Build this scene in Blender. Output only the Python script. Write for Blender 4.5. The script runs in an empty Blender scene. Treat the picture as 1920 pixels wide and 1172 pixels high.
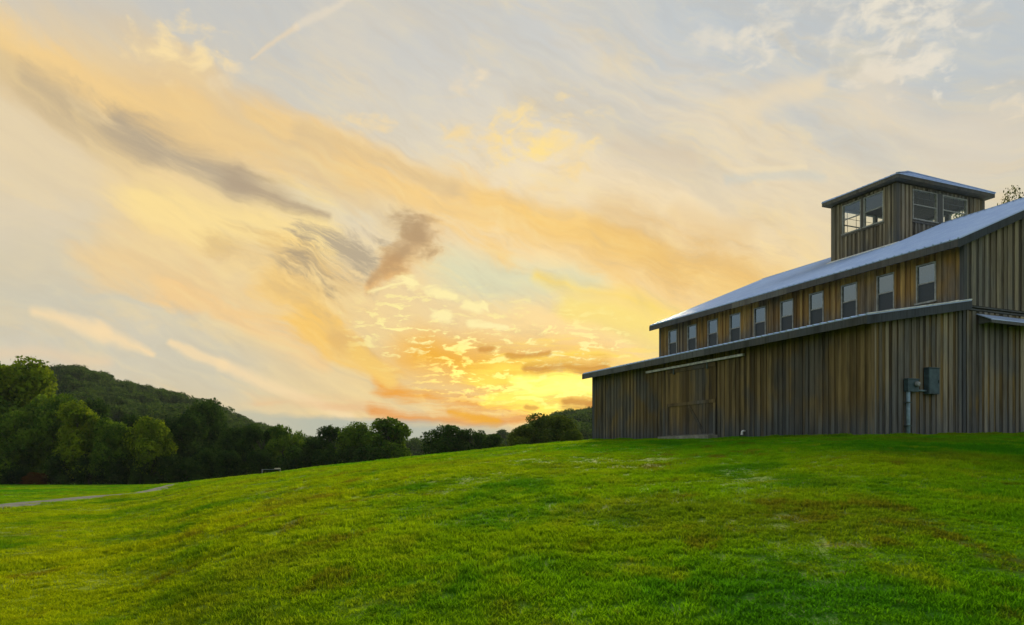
import bpy, bmesh, math, random
import numpy as np
from mathutils import Vector, Matrix

# ------------------------------------------------------------------ basics
S = bpy.context.scene
COL = S.collection
EYE = 1.6                    # eye height above the ground at the camera
F = 1387.0                   # focal length in units of a 1920 wide picture
HY = 855.0                   # where eye level falls in that picture
R = math.radians

def lin(r, g, b):
    f = lambda c: (c/255/12.92) if c/255 <= .04045 else ((c/255+.055)/1.055)**2.4
    return (f(r), f(g), f(b), 1.0)

# ------------------------------------------------------------------ camera
cam_d = bpy.data.cameras.new('camera'); cam = bpy.data.objects.new('camera', cam_d); COL.objects.link(cam)
cam.location = (0, 0, EYE); cam.rotation_euler = (R(90), 0, 0)
cam_d.sensor_width = 36.0; cam_d.lens = 36.0*F/1920
cam_d.shift_y = (HY-586.0)/1920
cam_d.clip_start = 0.05; cam_d.clip_end = 9000
S.camera = cam

# ------------------------------------------------------------------ exposure and render settings
S.view_settings.view_transform = 'Standard'; S.view_settings.look = 'None'
S.view_settings.exposure = 0.0; S.view_settings.gamma = 1.0; S.view_settings.use_curve_mapping = False
S.render.engine = 'CYCLES'
S.cycles.use_denoising = True
S.cycles.max_bounces = 5; S.cycles.transparent_max_bounces = 16; S.cycles.diffuse_bounces = 2
S.cycles.volume_bounces = 0
S.cycles.sample_clamp_indirect = 6.0

# ------------------------------------------------------------------ sun
SUN_AZ, SUN_EL = R(7.0), R(14.0)
sun_d = bpy.data.lights.new('sun', 'SUN'); sun = bpy.data.objects.new('sun', sun_d); COL.objects.link(sun)
sun_d.energy = 5.0; sun_d.angle = R(10.0); sun_d.color = (1.0, 0.84, 0.50)
sdir = Vector((math.sin(SUN_AZ)*math.cos(SUN_EL), math.cos(SUN_AZ)*math.cos(SUN_EL), math.sin(SUN_EL)))
sun.rotation_euler = (-sdir).to_track_quat('-Z', 'Y').to_euler()

# ------------------------------------------------------------------ node expression helper
class X:
    """a float socket with operators; builds math nodes in the current tree"""
    tree = None
    def __init__(s, k): s.k = k
    @staticmethod
    def m(op, *a, clamp=False):
        n = X.tree.nodes.new('ShaderNodeMath'); n.operation = op; n.use_clamp = clamp
        for i, v in enumerate(a):
            if isinstance(v, X): X.tree.links.new(v.k, n.inputs[i])
            else: n.inputs[i].default_value = v
        return X(n.outputs[0])
    def __add__(s, o): return X.m('ADD', s, o)
    __radd__ = __add__
    def __sub__(s, o): return X.m('SUBTRACT', s, o)
    def __rsub__(s, o): return X.m('SUBTRACT', o, s)
    def __mul__(s, o): return X.m('MULTIPLY', s, o)
    __rmul__ = __mul__
    def __truediv__(s, o): return X.m('DIVIDE', s, o)
def mad(a, b, c): return X.m('MULTIPLY_ADD', a, b, c)
def xmax(a, b): return X.m('MAXIMUM', a, b)
def vec(x, y, z=0.0):
    n = X.tree.nodes.new('ShaderNodeCombineXYZ')
    for i, v in enumerate((x, y, z)):
        if isinstance(v, X): X.tree.links.new(v.k, n.inputs[i])
        else: n.inputs[i].default_value = v
    return n.outputs[0]
def noise(v, scale, detail=3.0, rough=.5, dist=0.0):
    n = X.tree.nodes.new('ShaderNodeTexNoise'); n.noise_dimensions = '3D'
    X.tree.links.new(v, n.inputs['Vector'])
    n.inputs['Scale'].default_value = scale; n.inputs['Detail'].default_value = detail
    n.inputs['Roughness'].default_value = rough; n.inputs['Distortion'].default_value = dist
    return X(n.outputs[0])
def smooth(x, a, b, lo=0.0, hi=1.0):
    n = X.tree.nodes.new('ShaderNodeMapRange'); n.interpolation_type = 'SMOOTHSTEP'
    if a > b: a, b, lo, hi = b, a, hi, lo
    X.tree.links.new(x.k, n.inputs[0])
    for i, v in zip((1, 2, 3, 4), (a, b, lo, hi)): n.inputs[i].default_value = v
    return X(n.outputs[0])
def mixc(f, a, b, blend='MIX'):
    n = X.tree.nodes.new('ShaderNodeMix'); n.data_type = 'RGBA'; n.blend_type = blend
    for idx, v in ((0, f), (6, a), (7, b)):
        if isinstance(v, X): X.tree.links.new(v.k, n.inputs[idx])
        elif isinstance(v, bpy.types.NodeSocket): X.tree.links.new(v, n.inputs[idx])
        else: n.inputs[idx].default_value = v
    return n.outputs[2]
def ramp(x, stops, interp='EASE'):
    n = X.tree.nodes.new('ShaderNodeValToRGB'); X.tree.links.new(x.k, n.inputs[0])
    e = n.color_ramp.elements; n.color_ramp.interpolation = interp
    e[0].position, e[0].color = stops[0]; e[1].position, e[1].color = stops[-1]
    for p, c in stops[1:-1]:
        q = e.new(p); q.color = c
    return n.outputs[0]
def sep(v):
    n = X.tree.nodes.new('ShaderNodeSeparateXYZ'); X.tree.links.new(v, n.inputs[0])
    return X(n.outputs[0]), X(n.outputs[1]), X(n.outputs[2])

# ------------------------------------------------------------------ sky
W = bpy.data.worlds.new('World'); S.world = W; W.use_nodes = True
X.tree = W.node_tree; X.tree.nodes.clear()

def pc(x, y):
    """direction (1387 per radian of azimuth and elevation) in which a spot of the sky lies"""
    az = math.atan((x-960)/F); return F*az, F*math.atan((HY-y)/F*math.cos(az))

def build_sky():
    t = X.tree
    tc = t.nodes.new('ShaderNodeTexCoord')
    nrm = t.nodes.new('ShaderNodeVectorMath'); nrm.operation = 'NORMALIZE'; t.links.new(tc.outputs['Generated'], nrm.inputs[0])
    dx, dy, dz = sep(nrm.outputs[0])
    U0 = X.m('ARCTAN2', dx, dy)*F
    W0 = X.m('ARCSINE', dz)*F
    # --- soft brush: a capsule between two directions with a ragged edge
    NAMES = ('A', 'B', 'kx', 'ky', 'k0', 'ex', 'ey', 'px', 'py', 'w0', 'dw', 'N', 'k', 'lo')
    grp = bpy.data.node_groups.new('cloud_stroke', 'ShaderNodeTree')
    for nm in NAMES: grp.interface.new_socket(nm, in_out='INPUT', socket_type='NodeSocketFloat')
    grp.interface.new_socket('mask', in_out='OUTPUT', socket_type='NodeSocketFloat')
    X.tree = grp; gi = grp.nodes.new('NodeGroupInput'); I = {nm: X(gi.outputs[nm]) for nm in NAMES}
    tt = X.m('MINIMUM', xmax(mad(I['A'], I['kx'], mad(I['B'], I['ky'], I['k0'])), 0.0), 1.0)
    qx = I['A'] - I['px'] - tt*I['ex']; qy = I['B'] - I['py'] - tt*I['ey']
    d_ = X.m('SQRT', mad(qx, qx, qy*qy)) / mad(tt, I['dw'], I['w0'])
    d_ = mad(I['N'] - .5, I['k'], d_)
    mr = grp.nodes.new('ShaderNodeMapRange'); mr.interpolation_type = 'SMOOTHSTEP'
    grp.links.new(d_.k, mr.inputs[0]); grp.links.new(I['lo'].k, mr.inputs[1]); mr.inputs[2].default_value = 1.0; mr.inputs[3].default_value = 1.0; mr.inputs[4].default_value = 0.0
    go = grp.nodes.new('NodeGroupOutput'); grp.links.new(mr.outputs[0], go.inputs[0])
    X.tree = t

    OPS = []                                   # (strokes, extra mask, strength, colour)
    def lay(st, s, col, extra=None): OPS.append((st, extra, s, lin(*col) if len(col) == 3 else col))
    def stroke(p, q, w0, w1, lo=.15, n='blot', k=None, raw=False):
        if k is None: k = .31
        return (pc(*p), pc(*q), w0, w1, lo, n, k*3.2, raw)
    # blue grey openings and beige veils
    lay(None, .55, (222, 211, 190), lambda E: smooth(E['blot'], .46, .66))
    lay(None, .75, (184, 196, 206), lambda E: smooth(E['A'], -250, 450)*smooth(E['B'], 300, 600)*smooth(E['streak'], .62, .44))
    lay(None, .74, (246, 204, 112), lambda E: smooth(E['dist'], 640, 60))
    # left: warm veil above a blue grey wedge
    lay(stroke((-300, 120), (330, 330), 330, 250, 0.0), .60, (241, 214, 164))
    lay(stroke((330, 400), (760, 640), 170, 110, 0.0), .72, (245, 211, 145))
    lay(stroke((-200, 560), (420, 700), 110, 90, 0.0), .75, (206, 200, 180))
    # pale opening above the sunset
    lay(stroke((840, 515), (1120, 540), 74, 62, 0.0, 'blot', .5), .85, (220, 221, 186))
    lay(stroke((560, 370), (700, 400), 45, 50, 0.0, 'blot', .5), .6, (228, 221, 194))
    # golden bands
    for p, q, w0, w1, s in [((-120, 30), (330, 200), 62, 60, .8), ((330, 200), (640, 325), 60, 52, .9), ((640, 325), (960, 415), 52, 58, .95), ((480, 215), (900, 350), 34, 40, .7),
                            ((960, 415), (1180, 495), 64, 62, .95), ((1180, 495), (1480, 585), 62, 88, .9)]:
        lay(stroke(p, q, w0*1.05, w1*1.05, 0.0, 'fine', .9), s, (250, 210, 136))
        lay(stroke(p, q, w0*1.7, w1*1.7, 0.0, 'streak', 1.3), s*.55, (238, 202, 142))
    lay(stroke((900, 370), (1230, 470), 44, 55, .05, 'streak', 1.0), .75, (249, 206, 126))
    lay(stroke((1010, 520), (1290, 610), 28, 46, .0, 'streak', .6), .9, (255, 222, 110))
    lay(stroke((1130, 425), (1430, 535), 70, 76, .0, 'fine', .6), .55, (224, 180, 108))
    lay(stroke((1000, 395), (1430, 560), 52, 76, -.2, 'streak', .9), .75, (250, 205, 118))
    lay(stroke((1230, 500), (1420, 560), 46, 60, -.3, 'fine', .9), .32, (226, 184, 116))
    # tan shadows between the bands
    lay(stroke((20, 120), (260, 250), 62, 52, .05, 'streak', .9), .75, (212, 187, 143))
    lay(stroke((560, 250), (840, 340), 28, 30, .05, 'streak', 1.0), .6, (218, 190, 146))
    # lower left golden bank
    for p, q, w0, w1, s, col in [((300, 380), (560, 440), 60, 70, .85, (254, 225, 152)), ((200, 480), (560, 600), 60, 46, .75, (240, 206, 148)),
                                 ((520, 520), (640, 610), 60, 46, .85, (250, 206, 118)), ((330, 560), (620, 690), 34, 24, .75, (246, 205, 142)),
                                 ((600, 620), (740, 700), 40, 34, .8, (250, 200, 100))]:
        lay(stroke(p, q, w0*1.3, w1*1.3, .0, 'fine', .9), s, col)
    lay(stroke((440, 480), (640, 560), 50, 40, .1, 'fine', 1.4), .6, (218, 184, 128))
    lay(None, .34, (253, 220, 146), lambda E: smooth(E['fine'], .48, .68)*smooth(E['dist'], 1100, 300))
    lay(None, .40, (206, 190, 160), lambda E: smooth(E['streak'], .52, .34)*smooth(E['dist'], 1100, 300))
    lay(None, .20, (255, 232, 166), lambda E: smooth(E['fib'], .46, .72)*smooth(E['dist'], 1000, 350))
    lay(None, .22, (198, 178, 146), lambda E: smooth(E['fib'], .54, .28)*smooth(E['dist'], 1000, 350))
    # dark grey streak and its wisps
    lay(stroke((90, 160), (300, 265), 40, 46, -.1, 'fine', .9), .75, (194, 174, 142))
    lay(stroke((230, 232), (450, 345), 34, 46, -.2, 'fine', .8, True), .9, (179, 163, 140))
    lay(stroke((440, 340), (610, 405), 40, 14, -.3, 'fine', 1.0, True), .92, (180, 160, 134))
    lay(stroke((560, 425), (700, 490), 24, 52, -.3, 'fib', 1.4, True), .9, (182, 166, 140))
    lay(stroke((560, 480), (620, 545), 40, 30, -.3, 'fib', 1.4, True), .9, (176, 156, 126))
    # hooked dark cloud with a glowing rim
    lay(stroke((790, 452), (740, 505), 60, 40, .0, 'cum', .7, True), .6, (232, 184, 116))
    lay(stroke((742, 500), (688, 542), 32, 14, .0, 'cum', .6, True), .65, (230, 176, 104))
    lay(stroke((762, 424), (786, 440), 50, 46, -.1, 'cum', .8, True), .9, (188, 160, 122))
    lay(stroke((778, 448), (742, 488), 48, 34, -.1, 'cum', .7, True), .85, (186, 154, 114))
    lay(stroke((740, 492), (690, 532), 28, 10, -.1, 'fine', .7, True), .8, (196, 156, 108))
    # thin wisps low on the left
    for p, q, w0, w1, s in [((60, 588), (190, 625), 10, 15, .8), ((190, 625), (290, 668), 15, 5, .8), ((320, 645), (420, 690), 5, 10, .75), ((420, 690), (660, 784), 11, 9, .75)]:
        lay(stroke(p, q, w0*1.7, w1*1.7, .0, 'fine', .6, True), s, (250, 221, 172))
    lay(stroke((-100, 650), (220, 690), 24, 20, .0), .6, (232, 206, 170))
    # the sunset
    lay(stroke((480, 764), (780, 778), 22, 18, -.5, 'hor', .8), .7, (236, 190, 138))
    lay(stroke((740, 728), (1050, 780), 24, 52, -.4, 'hor', 1.0), .95, (242, 160, 34))
    lay(stroke((800, 660), (1100, 735), 80, 104, 0.0), .94, (246, 178, 44))
    lay(stroke((640, 640), (700, 665), 22, 26, -.1, 'fine', 1.3, True), .65, (226, 182, 112))
    lay(stroke((680, 665), (735, 715), 26, 16, -.1, 'fine', 1.3, True), .7, (252, 208, 108))
    lay(stroke((720, 778), (1000, 792), 16, 22, -.5, 'hor', .9), .9, (234, 152, 60))
    lay(stroke((845, 770), (925, 790), 13, 13, .0, 'fine', 1.0, True), .9, (244, 172, 30))
    # strip of clear air under the cloud deck
    lay(None, .95, (180, 185, 170), lambda E: smooth(mad(E['hor'] - .5, 24.0, E['Bf'] + E['Af']*.045), 64, 46)*smooth(E['Af'], 110, -110)*smooth(E['Af'], -760, -300))
    lay(stroke((1010, 800), (1300, 790), 30, 40, 0.0), .8, (236, 160, 80))
    # glow behind the barn end: the brightest patch of the sky
    lay(stroke((900, 705), (1190, 735), 58, 84, 0.0, 'hor', .8), .92, (1.12, .80, .10, 1))
    lay(stroke((965, 722), (1230, 738), 30, 50, 0.0, 'hor', .6), .95, (1.6, 1.28, .26, 1))
    lay(stroke((900, 742), (1075, 778), 26, 24, 0.0, 'hor', .9), .92, (1.3, .95, .13, 1))
    lay(stroke((1080, 590), (1280, 640), 50, 64, 0.0, 'streak', .6), .75, (255, 229, 124))
    # rippled small clouds lit from below
    lay(stroke((760, 610), (1120, 680), 110, 130, 0.0), .95, (1.05, .92, .36, 1), lambda E: smooth(E['rip'], .515, .59)*smooth(E['puff'], .38, .50))
    lay(stroke((850, 690), (1080, 760), 80, 70, 0.0), .95, (1.35, 1.1, .26, 1), lambda E: smooth(E['rip'], .50, .57))
    for p, q, w0, w1 in [((690, 548), (770, 530), 7, 9), ((800, 552), (850, 556), 9, 6), ((870, 572), (910, 575), 8, 6), ((815, 588), (840, 592), 8, 8), ((880, 608), (950, 612), 6, 5)]:
        lay(stroke(p, q, w0*1.6, w1*1.6, .1, 'puff', 1.2, True), .95, (1.02, .88, .42, 1))
    # brown cloud bars in front of the glow
    for p, q, w0, w1, s in [((985, 692), (1130, 690), 12, 18, .85), ((950, 668), (1030, 662), 7, 6, .7), ((1055, 757), (1165, 760), 14, 22, .9), ((900, 655), (920, 656), 7, 7, .7), ((985, 764), (1003, 765), 5, 5, .7)]:
        lay(stroke(p, q, w0*1.3, w1*1.3, .1, 'hor', .9, True), s, (208, 142, 58))
    # high puffs
    for p, q, w0, w1, s, col in [((300, 80), (400, 98), 24, 18, .85, (249, 223, 168)), ((850, 255), (940, 262), 16, 18, .75, (246, 217, 158)), ((945, 262), (1060, 258), 24, 34, .8, (250, 222, 158)),
                                 ((980, 292), (1010, 292), 18, 16, .9, (255, 226, 150)), ((1060, 322), (1080, 324), 12, 10, .75, (250, 220, 160)), ((650, 222), (720, 222), 16, 12, .7, (246, 218, 164)), ((1000, 352), (1040, 356), 9, 7, .65, (246, 218, 164)),
                                 ((870, 148), (890, 160), 12, 8, .55, (238, 220, 190)), ((900, 132), (915, 136), 7, 6, .65, (240, 222, 190)), ((440, 130), (390, 150), 12, 8, .5, (236, 216, 180)),
                                 ((1320, 80), (1400, 96), 16, 22, .6, (228, 220, 204)), ((1400, 96), (1450, 88), 20, 18, .7, (231, 222, 204)), ((1440, 55), (1480, 30), 22, 20, .55, (228, 221, 205)),
                                 ((1570, 36), (1630, 30), 24, 20, .7, (231, 223, 206)), ((1640, 10), (1680, 26), 18, 18, .8, (233, 225, 207)), ((1720, 60), (1760, 40), 40, 38, .75, (231, 224, 208)), ((1740, 90), (1750, 60), 30, 24, .6, (231, 224, 208)),
                                 ((1630, 130), (1670, 128), 20, 18, .8, (234, 224, 206)), ((1720, 130), (1735, 128), 22, 20, .7, (232, 223, 206)), ((1900, 200), (1930, 200), 18, 16, .8, (240, 224, 196)), ((1590, 95), (1640, 100), 28, 24, .5, (226, 219, 203))]:
        lay(stroke(p, q, w0*1.9, w1*1.9, -.7, 'cum', 1.7, True), min(1, s*1.1), col)
    lay(stroke((1370, 220), (1540, 155), 50, 24, .0, 'blot', .6), .7, (235, 217, 184))
    lay(stroke((1630, 190), (1840, 260), 60, 90, .0, 'blot', .8), .6, (228, 214, 190))
    lay(stroke((1150, 280), (1260, 300), 54, 44, .0, 'blot', .9), .5, (222, 202, 172))
    lay(stroke((1250, 400), (1380, 440), 36, 36, .0, 'blot', .9), .45, (230, 198, 145))
    lay(stroke((1340, 337), (1560, 337), 13, 12, .0, 'fine', .6), .45, (202, 206, 198))
    lay(stroke((1360, 318), (1530, 324), 9, 7, .0, 'fine', .8), .5, (240, 222, 184))
    # old condensation trail
    lay(stroke((474, 106), (560, 52), 5, 9, .0, 'fine', .3, True), .55, (238, 214, 176))
    lay(stroke((560, 52), (665, -10), 9, 9, .0, 'fine', .3, True), .5, (234, 220, 196))

    # --- clear sky: physical twilight sky under a thin warm veil
    def clear():
        sky = t.nodes.new('ShaderNodeTexSky'); sky.sky_type = 'NISHITA'; sky.sun_disc = False
        sky.sun_elevation = SUN_EL; sky.sun_rotation = SUN_AZ; sky.air_density = 1.0; sky.dust_density = 2.0; sky.ozone_density = 1.5
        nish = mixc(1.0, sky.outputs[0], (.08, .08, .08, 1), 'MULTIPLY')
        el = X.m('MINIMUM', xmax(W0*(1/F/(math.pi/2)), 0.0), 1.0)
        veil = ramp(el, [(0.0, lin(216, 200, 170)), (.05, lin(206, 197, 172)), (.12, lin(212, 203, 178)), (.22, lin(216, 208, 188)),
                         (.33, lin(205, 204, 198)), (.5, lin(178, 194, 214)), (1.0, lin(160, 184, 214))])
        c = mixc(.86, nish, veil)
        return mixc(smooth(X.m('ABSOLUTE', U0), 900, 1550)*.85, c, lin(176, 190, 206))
    def env(lite, eps):
        """turbulence fields; the sky out of the sunset quarter needs fewer octaves"""
        E = {}; o = 0 if not lite else 2; z = eps*100
        base = vec(U0*.001, W0*.001, z)
        wa = noise(base, 3.2, 3-o, .5) - .5; wb = noise(vec(U0*.001, W0*.001, 7.3+z), 3.2, 3-o, .5) - .5
        fa = noise(base, 14, 4-o, .6) - .5; fb = noise(vec(U0*.001, W0*.001, 3.1+z), 14, 5-o, .62) - .5
        A = mad(fa, 34.0, mad(wa, 170.0, U0)); B = mad(fb, 22.0, mad(wb, 100.0, W0))
        Af = mad(fa, 26.0, mad(wa, 30.0, U0)); Bf = mad(fb, 18.0, mad(wb, 20.0, W0))
        ca, sa = math.cos(R(-25)), math.sin(R(-25)); al = A*ca + B*sa; ac = A*(-sa) + B*ca
        E.update(A=A, B=B, Af=Af, Bf=Bf)
        E['streak'] = noise(vec(al*.0011, ac*.0066, 1.7), 1.0, 5-o, .58)
        E['fine'] = noise(vec(al*.0042, ac*.015, 5.0), 1.0, 6-o, .66, .6)
        E['blot'] = noise(vec(A*.0026, B*.0042, 9.0), 1.0, 5-o, .55)
        E['puff'] = noise(vec(Af*.013, Bf*.027, 2.0), 1.0, 5-o, .62, .8)
        E['hor'] = noise(vec(Af*.006, Bf*.05, 12.0), 1.0, 5-o, .6)
        E['rip'] = noise(vec(Af*.026, Bf*.082, 4.0), 1.0, 4, .62, .4)
        E['cum'] = noise(vec(Af*.021, Bf*.034, 21.0), 1.0, 5-o, .58, .3)
        E['fib'] = noise(vec(al*.008, ac*.04, 15.0), 1.0, 5-o, .68, .5)
        sp = pc(1110, 758); gx = (A - sp[0])*(1/1.5); gy = B - sp[1]
        E['dist'] = X.m('SQRT', mad(gx, gx, gy*gy))
        return E
    ZONE = (-1000, 1000, -90, 830)
    def touches(st, box, inside=True):
        p, q, w0, w1, lo, n, k, raw = st; m = max(w0, w1)*(1+.32*k) + (34 if raw else 95)
        u0, u1, v0, v1 = min(p[0], q[0])-m, max(p[0], q[0])+m, min(p[1], q[1])-m, max(p[1], q[1])+m
        if inside: return u1 > box[0] and u0 < box[1] and v1 > box[2] and v0 < box[3]
        return u0 < box[0] or u1 > box[1] or v1 > box[3]
    FIELDS = ('A', 'B', 'Af', 'Bf', 'streak', 'fine', 'blot', 'puff', 'hor', 'rip', 'dist', 'fib', 'cum')
    def background(E, eps, box, inside):
        """the layers that reach one part of the sky, as a group of their own"""
        ng = bpy.data.node_groups.new('sky_part', 'ShaderNodeTree')
        for nm in FIELDS: ng.interface.new_socket(nm, in_out='INPUT', socket_type='NodeSocketFloat')
        ng.interface.new_socket('clear', in_out='INPUT', socket_type='NodeSocketColor'); ng.interface.new_socket('sky', in_out='OUTPUT', socket_type='NodeSocketColor')
        X.tree = ng; gi = ng.nodes.new('NodeGroupInput'); G = {nm: X(gi.outputs[nm]) for nm in FIELDS}; c = gi.outputs['clear']
        for st, extra, s, col in OPS:
            if st is not None:
                if not touches(st, box, inside): continue
                p, q, w0, w1, lo, n, k, raw = st; ex, ey = q[0]-p[0], q[1]-p[1]; L = max(ex*ex+ey*ey, 1e-6)
                g = ng.nodes.new('ShaderNodeGroup'); g.node_tree = grp
                for nm, val in zip(NAMES, (G['Af' if raw else 'A'], G['Bf' if raw else 'B'], ex/L*(1+eps), ey/L, -(p[0]*ex+p[1]*ey)/L, ex, ey, p[0]+eps*500, p[1]+eps*500, w0*(1+eps), w1-w0, G[n], k, lo)):
                    if isinstance(val, X): ng.links.new(val.k, g.inputs[nm])
                    else: g.inputs[nm].default_value = val
                m = X(g.outputs[0])
                if extra: m = m*extra(G)
            else: m = extra(G)
            c = mixc(m*(s*(1+eps)), c, col)
        go = ng.nodes.new('NodeGroupOutput'); ng.links.new(c, go.inputs[0])
        X.tree = t; gn = t.nodes.new('ShaderNodeGroup'); gn.node_tree = ng
        for nm in FIELDS: t.links.new(E[nm].k, gn.inputs[nm])
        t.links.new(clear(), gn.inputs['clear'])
        bg = t.nodes.new('ShaderNodeBackground'); t.links.new(gn.outputs[0], bg.inputs[0]); bg.inputs[1].default_value = 1.0
        return bg.outputs[0]
    def pick(f, a, b):
        mx = t.nodes.new('ShaderNodeMixShader'); t.links.new(f.k, mx.inputs[0]); t.links.new(a, mx.inputs[1]); t.links.new(b, mx.inputs[2]); return mx.outputs[0]
    E = env(False, 0.0)
    us, ws = [-1100, -330, 130, 1100], [-120, 330, 900]; rows = []; i = 0
    for r in range(2):
        cells = []
        for k in range(3):
            i += 1; cells.append(background(E, i*1e-5, (us[k], us[k+1], ws[r], ws[r+1]), True))
        rows.append(pick(X.m('GREATER_THAN', U0, us[1]), cells[0], pick(X.m('GREATER_THAN', U0, us[2]), cells[1], cells[2])))
    front = pick(X.m('GREATER_THAN', W0, ws[1]), rows[0], rows[1])
    rest = background(env(True, 1e-6), 9e-5, (-960, 960, 0, 790), False)
    isfront = smooth(X.m('ABSOLUTE', U0), 1000, 960)*smooth(W0, 830, 790)
    up = pick(isfront, rest, front)
    gb = t.nodes.new('ShaderNodeBackground'); gb.inputs[0].default_value = lin(96, 100, 84)
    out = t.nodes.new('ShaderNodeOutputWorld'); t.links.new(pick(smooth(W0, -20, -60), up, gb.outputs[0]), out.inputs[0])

build_sky()
W.cycles.sampling_method = 'MANUAL'; W.cycles.sample_map_resolution = 256

# ------------------------------------------------------------------ object helpers
def link(o, parent=None):
    COL.objects.link(o)
    if parent is not None: o.parent = parent
    return o
def tag(o, label=None, cat=None, group=None, kind=None):
    if label: o['label'] = label
    if cat: o['category'] = cat
    if group: o['group'] = group
    if kind: o['kind'] = kind
    return o
def empty(name, loc, rz=0.0, parent=None):
    o = bpy.data.objects.new(name, None); o.empty_display_size = .3; o.location = loc; o.rotation_euler = (0, 0, rz)
    return link(o, parent)
def mesh_from(name, verts, faces, mat=None, smooth_shade=False, fix=True):
    me = bpy.data.meshes.new(name); me.from_pydata([tuple(v) for v in verts], [], faces)
    if fix:
        bm = bmesh.new(); bm.from_mesh(me); bmesh.ops.recalc_face_normals(bm, faces=bm.faces); bm.to_mesh(me); bm.free()
    if smooth_shade:
        for p in me.polygons: p.use_smooth = True
    if mat: me.materials.append(mat)
    return me
BOXF = [(0, 1, 3, 2), (4, 6, 7, 5), (0, 4, 5, 1), (2, 3, 7, 6), (0, 2, 6, 4), (1, 5, 7, 3)]
class MB:
    """collects simple solids in one mesh"""
    def __init__(s): s.v = []; s.f = []
    def hexa(s, pts):
        b = len(s.v); s.v += pts; s.f += [tuple(b+i for i in f) for f in BOXF]
    def box(s, x0, x1, y0, y1, z0, z1):
        s.hexa([(x, y, z) for x in (x0, x1) for y in (y0, y1) for z in (z0, z1)])
    def bar(s, p, q, w, h, up=(0, 0, 1)):
        p, q, up = Vector(p), Vector(q), Vector(up); d = (q-p).normalized(); a = d.cross(up).normalized()*w/2; b = a.cross(d).normalized()*h/2
        s.hexa([tuple(e+i*a+j*b) for e in (p, q) for i in (-1, 1) for j in (-1, 1)])
    def tube(s, pts, rad, n=10, cap=True):
        pts = [Vector(p) for p in pts]; b0 = len(s.v); k = len(pts)
        for i, p in enumerate(pts):
            d = (pts[min(i+1, k-1)]-pts[max(i-1, 0)]).normalized()
            a = d.orthogonal().normalized(); bb = d.cross(a)
            if i: # keep frame steady
                a = (pa - d*pa.dot(d)).normalized(); bb = d.cross(a)
            pa = a; r = rad[i] if hasattr(rad, '__len__') else rad
            for j in range(n):
                t = 2*math.pi*j/n; s.v.append(tuple(p + r*(math.cos(t)*a + math.sin(t)*bb)))
        for i in range(k-1):
            for j in range(n):
                s.f.append((b0+i*n+j, b0+i*n+(j+1) % n, b0+(i+1)*n+(j+1) % n, b0+(i+1)*n+j))
        if cap:
            s.f.append(tuple(b0+j for j in range(n))[::-1]); s.f.append(tuple(b0+(k-1)*n+j for j in range(n)))
    def build(s, name, mat, parent=None, sm=False):
        return link(bpy.data.objects.new(name, mesh_from(name, s.v, s.f, mat, sm)), parent)

def new_mat(name):
    m = bpy.data.materials.new(name); m.use_nodes = True; m.node_tree.nodes.clear(); X.tree = m.node_tree
    out = m.node_tree.nodes.new('ShaderNodeOutputMaterial')
    return m, m.node_tree, out
def principled(t, out, col, rough=.7, metal=0.0, spec=.3):
    p = t.nodes.new('ShaderNodeBsdfPrincipled')
    if isinstance(col, bpy.types.NodeSocket): t.links.new(col, p.inputs['Base Color'])
    else: p.inputs['Base Color'].default_value = col
    if isinstance(rough, X): t.links.new(rough.k, p.inputs['Roughness'])
    else: p.inputs['Roughness'].default_value = rough
    p.inputs['Metallic'].default_value = metal; p.inputs['Specular IOR Level'].default_value = spec
    t.links.new(p.outputs[0], out.inputs[0]); return p
def bump(t, p, h, strength=.4, dist=.02):
    b = t.nodes.new('ShaderNodeBump'); t.links.new(h.k, b.inputs['Height']); b.inputs['Strength'].default_value = strength; b.inputs['Distance'].default_value = dist
    t.links.new(b.outputs[0], p.inputs['Normal'])
def position(t):
    g = t.nodes.new('ShaderNodeNewGeometry'); return g.outputs['Position']
def objco(t):
    g = t.nodes.new('ShaderNodeTexCoord'); return g.outputs['Object']
def orandom(t):
    g = t.nodes.new('ShaderNodeObjectInfo'); return X(g.outputs['Random'])

# ------------------------------------------------------------------ materials
def grass_colour(t):
    """turf colours by world position, sunlit brightness on the near left included"""
    x, y, z = sep(position(t))
    p = vec(x, y)
    n1 = noise(p, .09, 3, .5); n2 = noise(vec(x*.8, y*.45, 3.0), .55, 5, .62); n3 = noise(vec(x, y*.6, 8.0), 1.3, 5, .65); n4 = noise(vec(x, y, 5.0), 6.0, 4, .65)
    c = mixc(smooth(n1, .40, .60), (.095, .30, .004, 1), (.215, .345, .004, 1))
    c = mixc(smooth(x, 3.5, -6.0)*smooth(y, 44, 10)*.75, c, (.36, .40, .003, 1))  # yellower turf on the near left, its sunlit brightness put into the colour
    c = mixc(smooth(n2, .50, .64)*.72, c, (.036, .185, .006, 1))
    c = mixc(smooth(n3, .53, .68)*.7, c, (.26, .34, .010, 1))
    c = mixc(smooth(n3, .48, .36)*smooth(n2, .55, .42)*.72, c, (.165, .135, .012, 1))
    n5 = noise(vec(x, y*.7, 14.0), .28, 4, .6)
    c = mixc(smooth(n5, .53, .66)*.45, c, (.17, .19, .012, 1))
    c = mixc(smooth(n5, .45, .34)*.5, c, (.045, .20, .005, 1))
    c = mixc(smooth(n4, .58, .74)*.5, c, (.17, .13, .018, 1))
    c = mixc(smooth(n4, .44, .28)*.6, c, (.036, .14, .005, 1))
    return c
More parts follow.
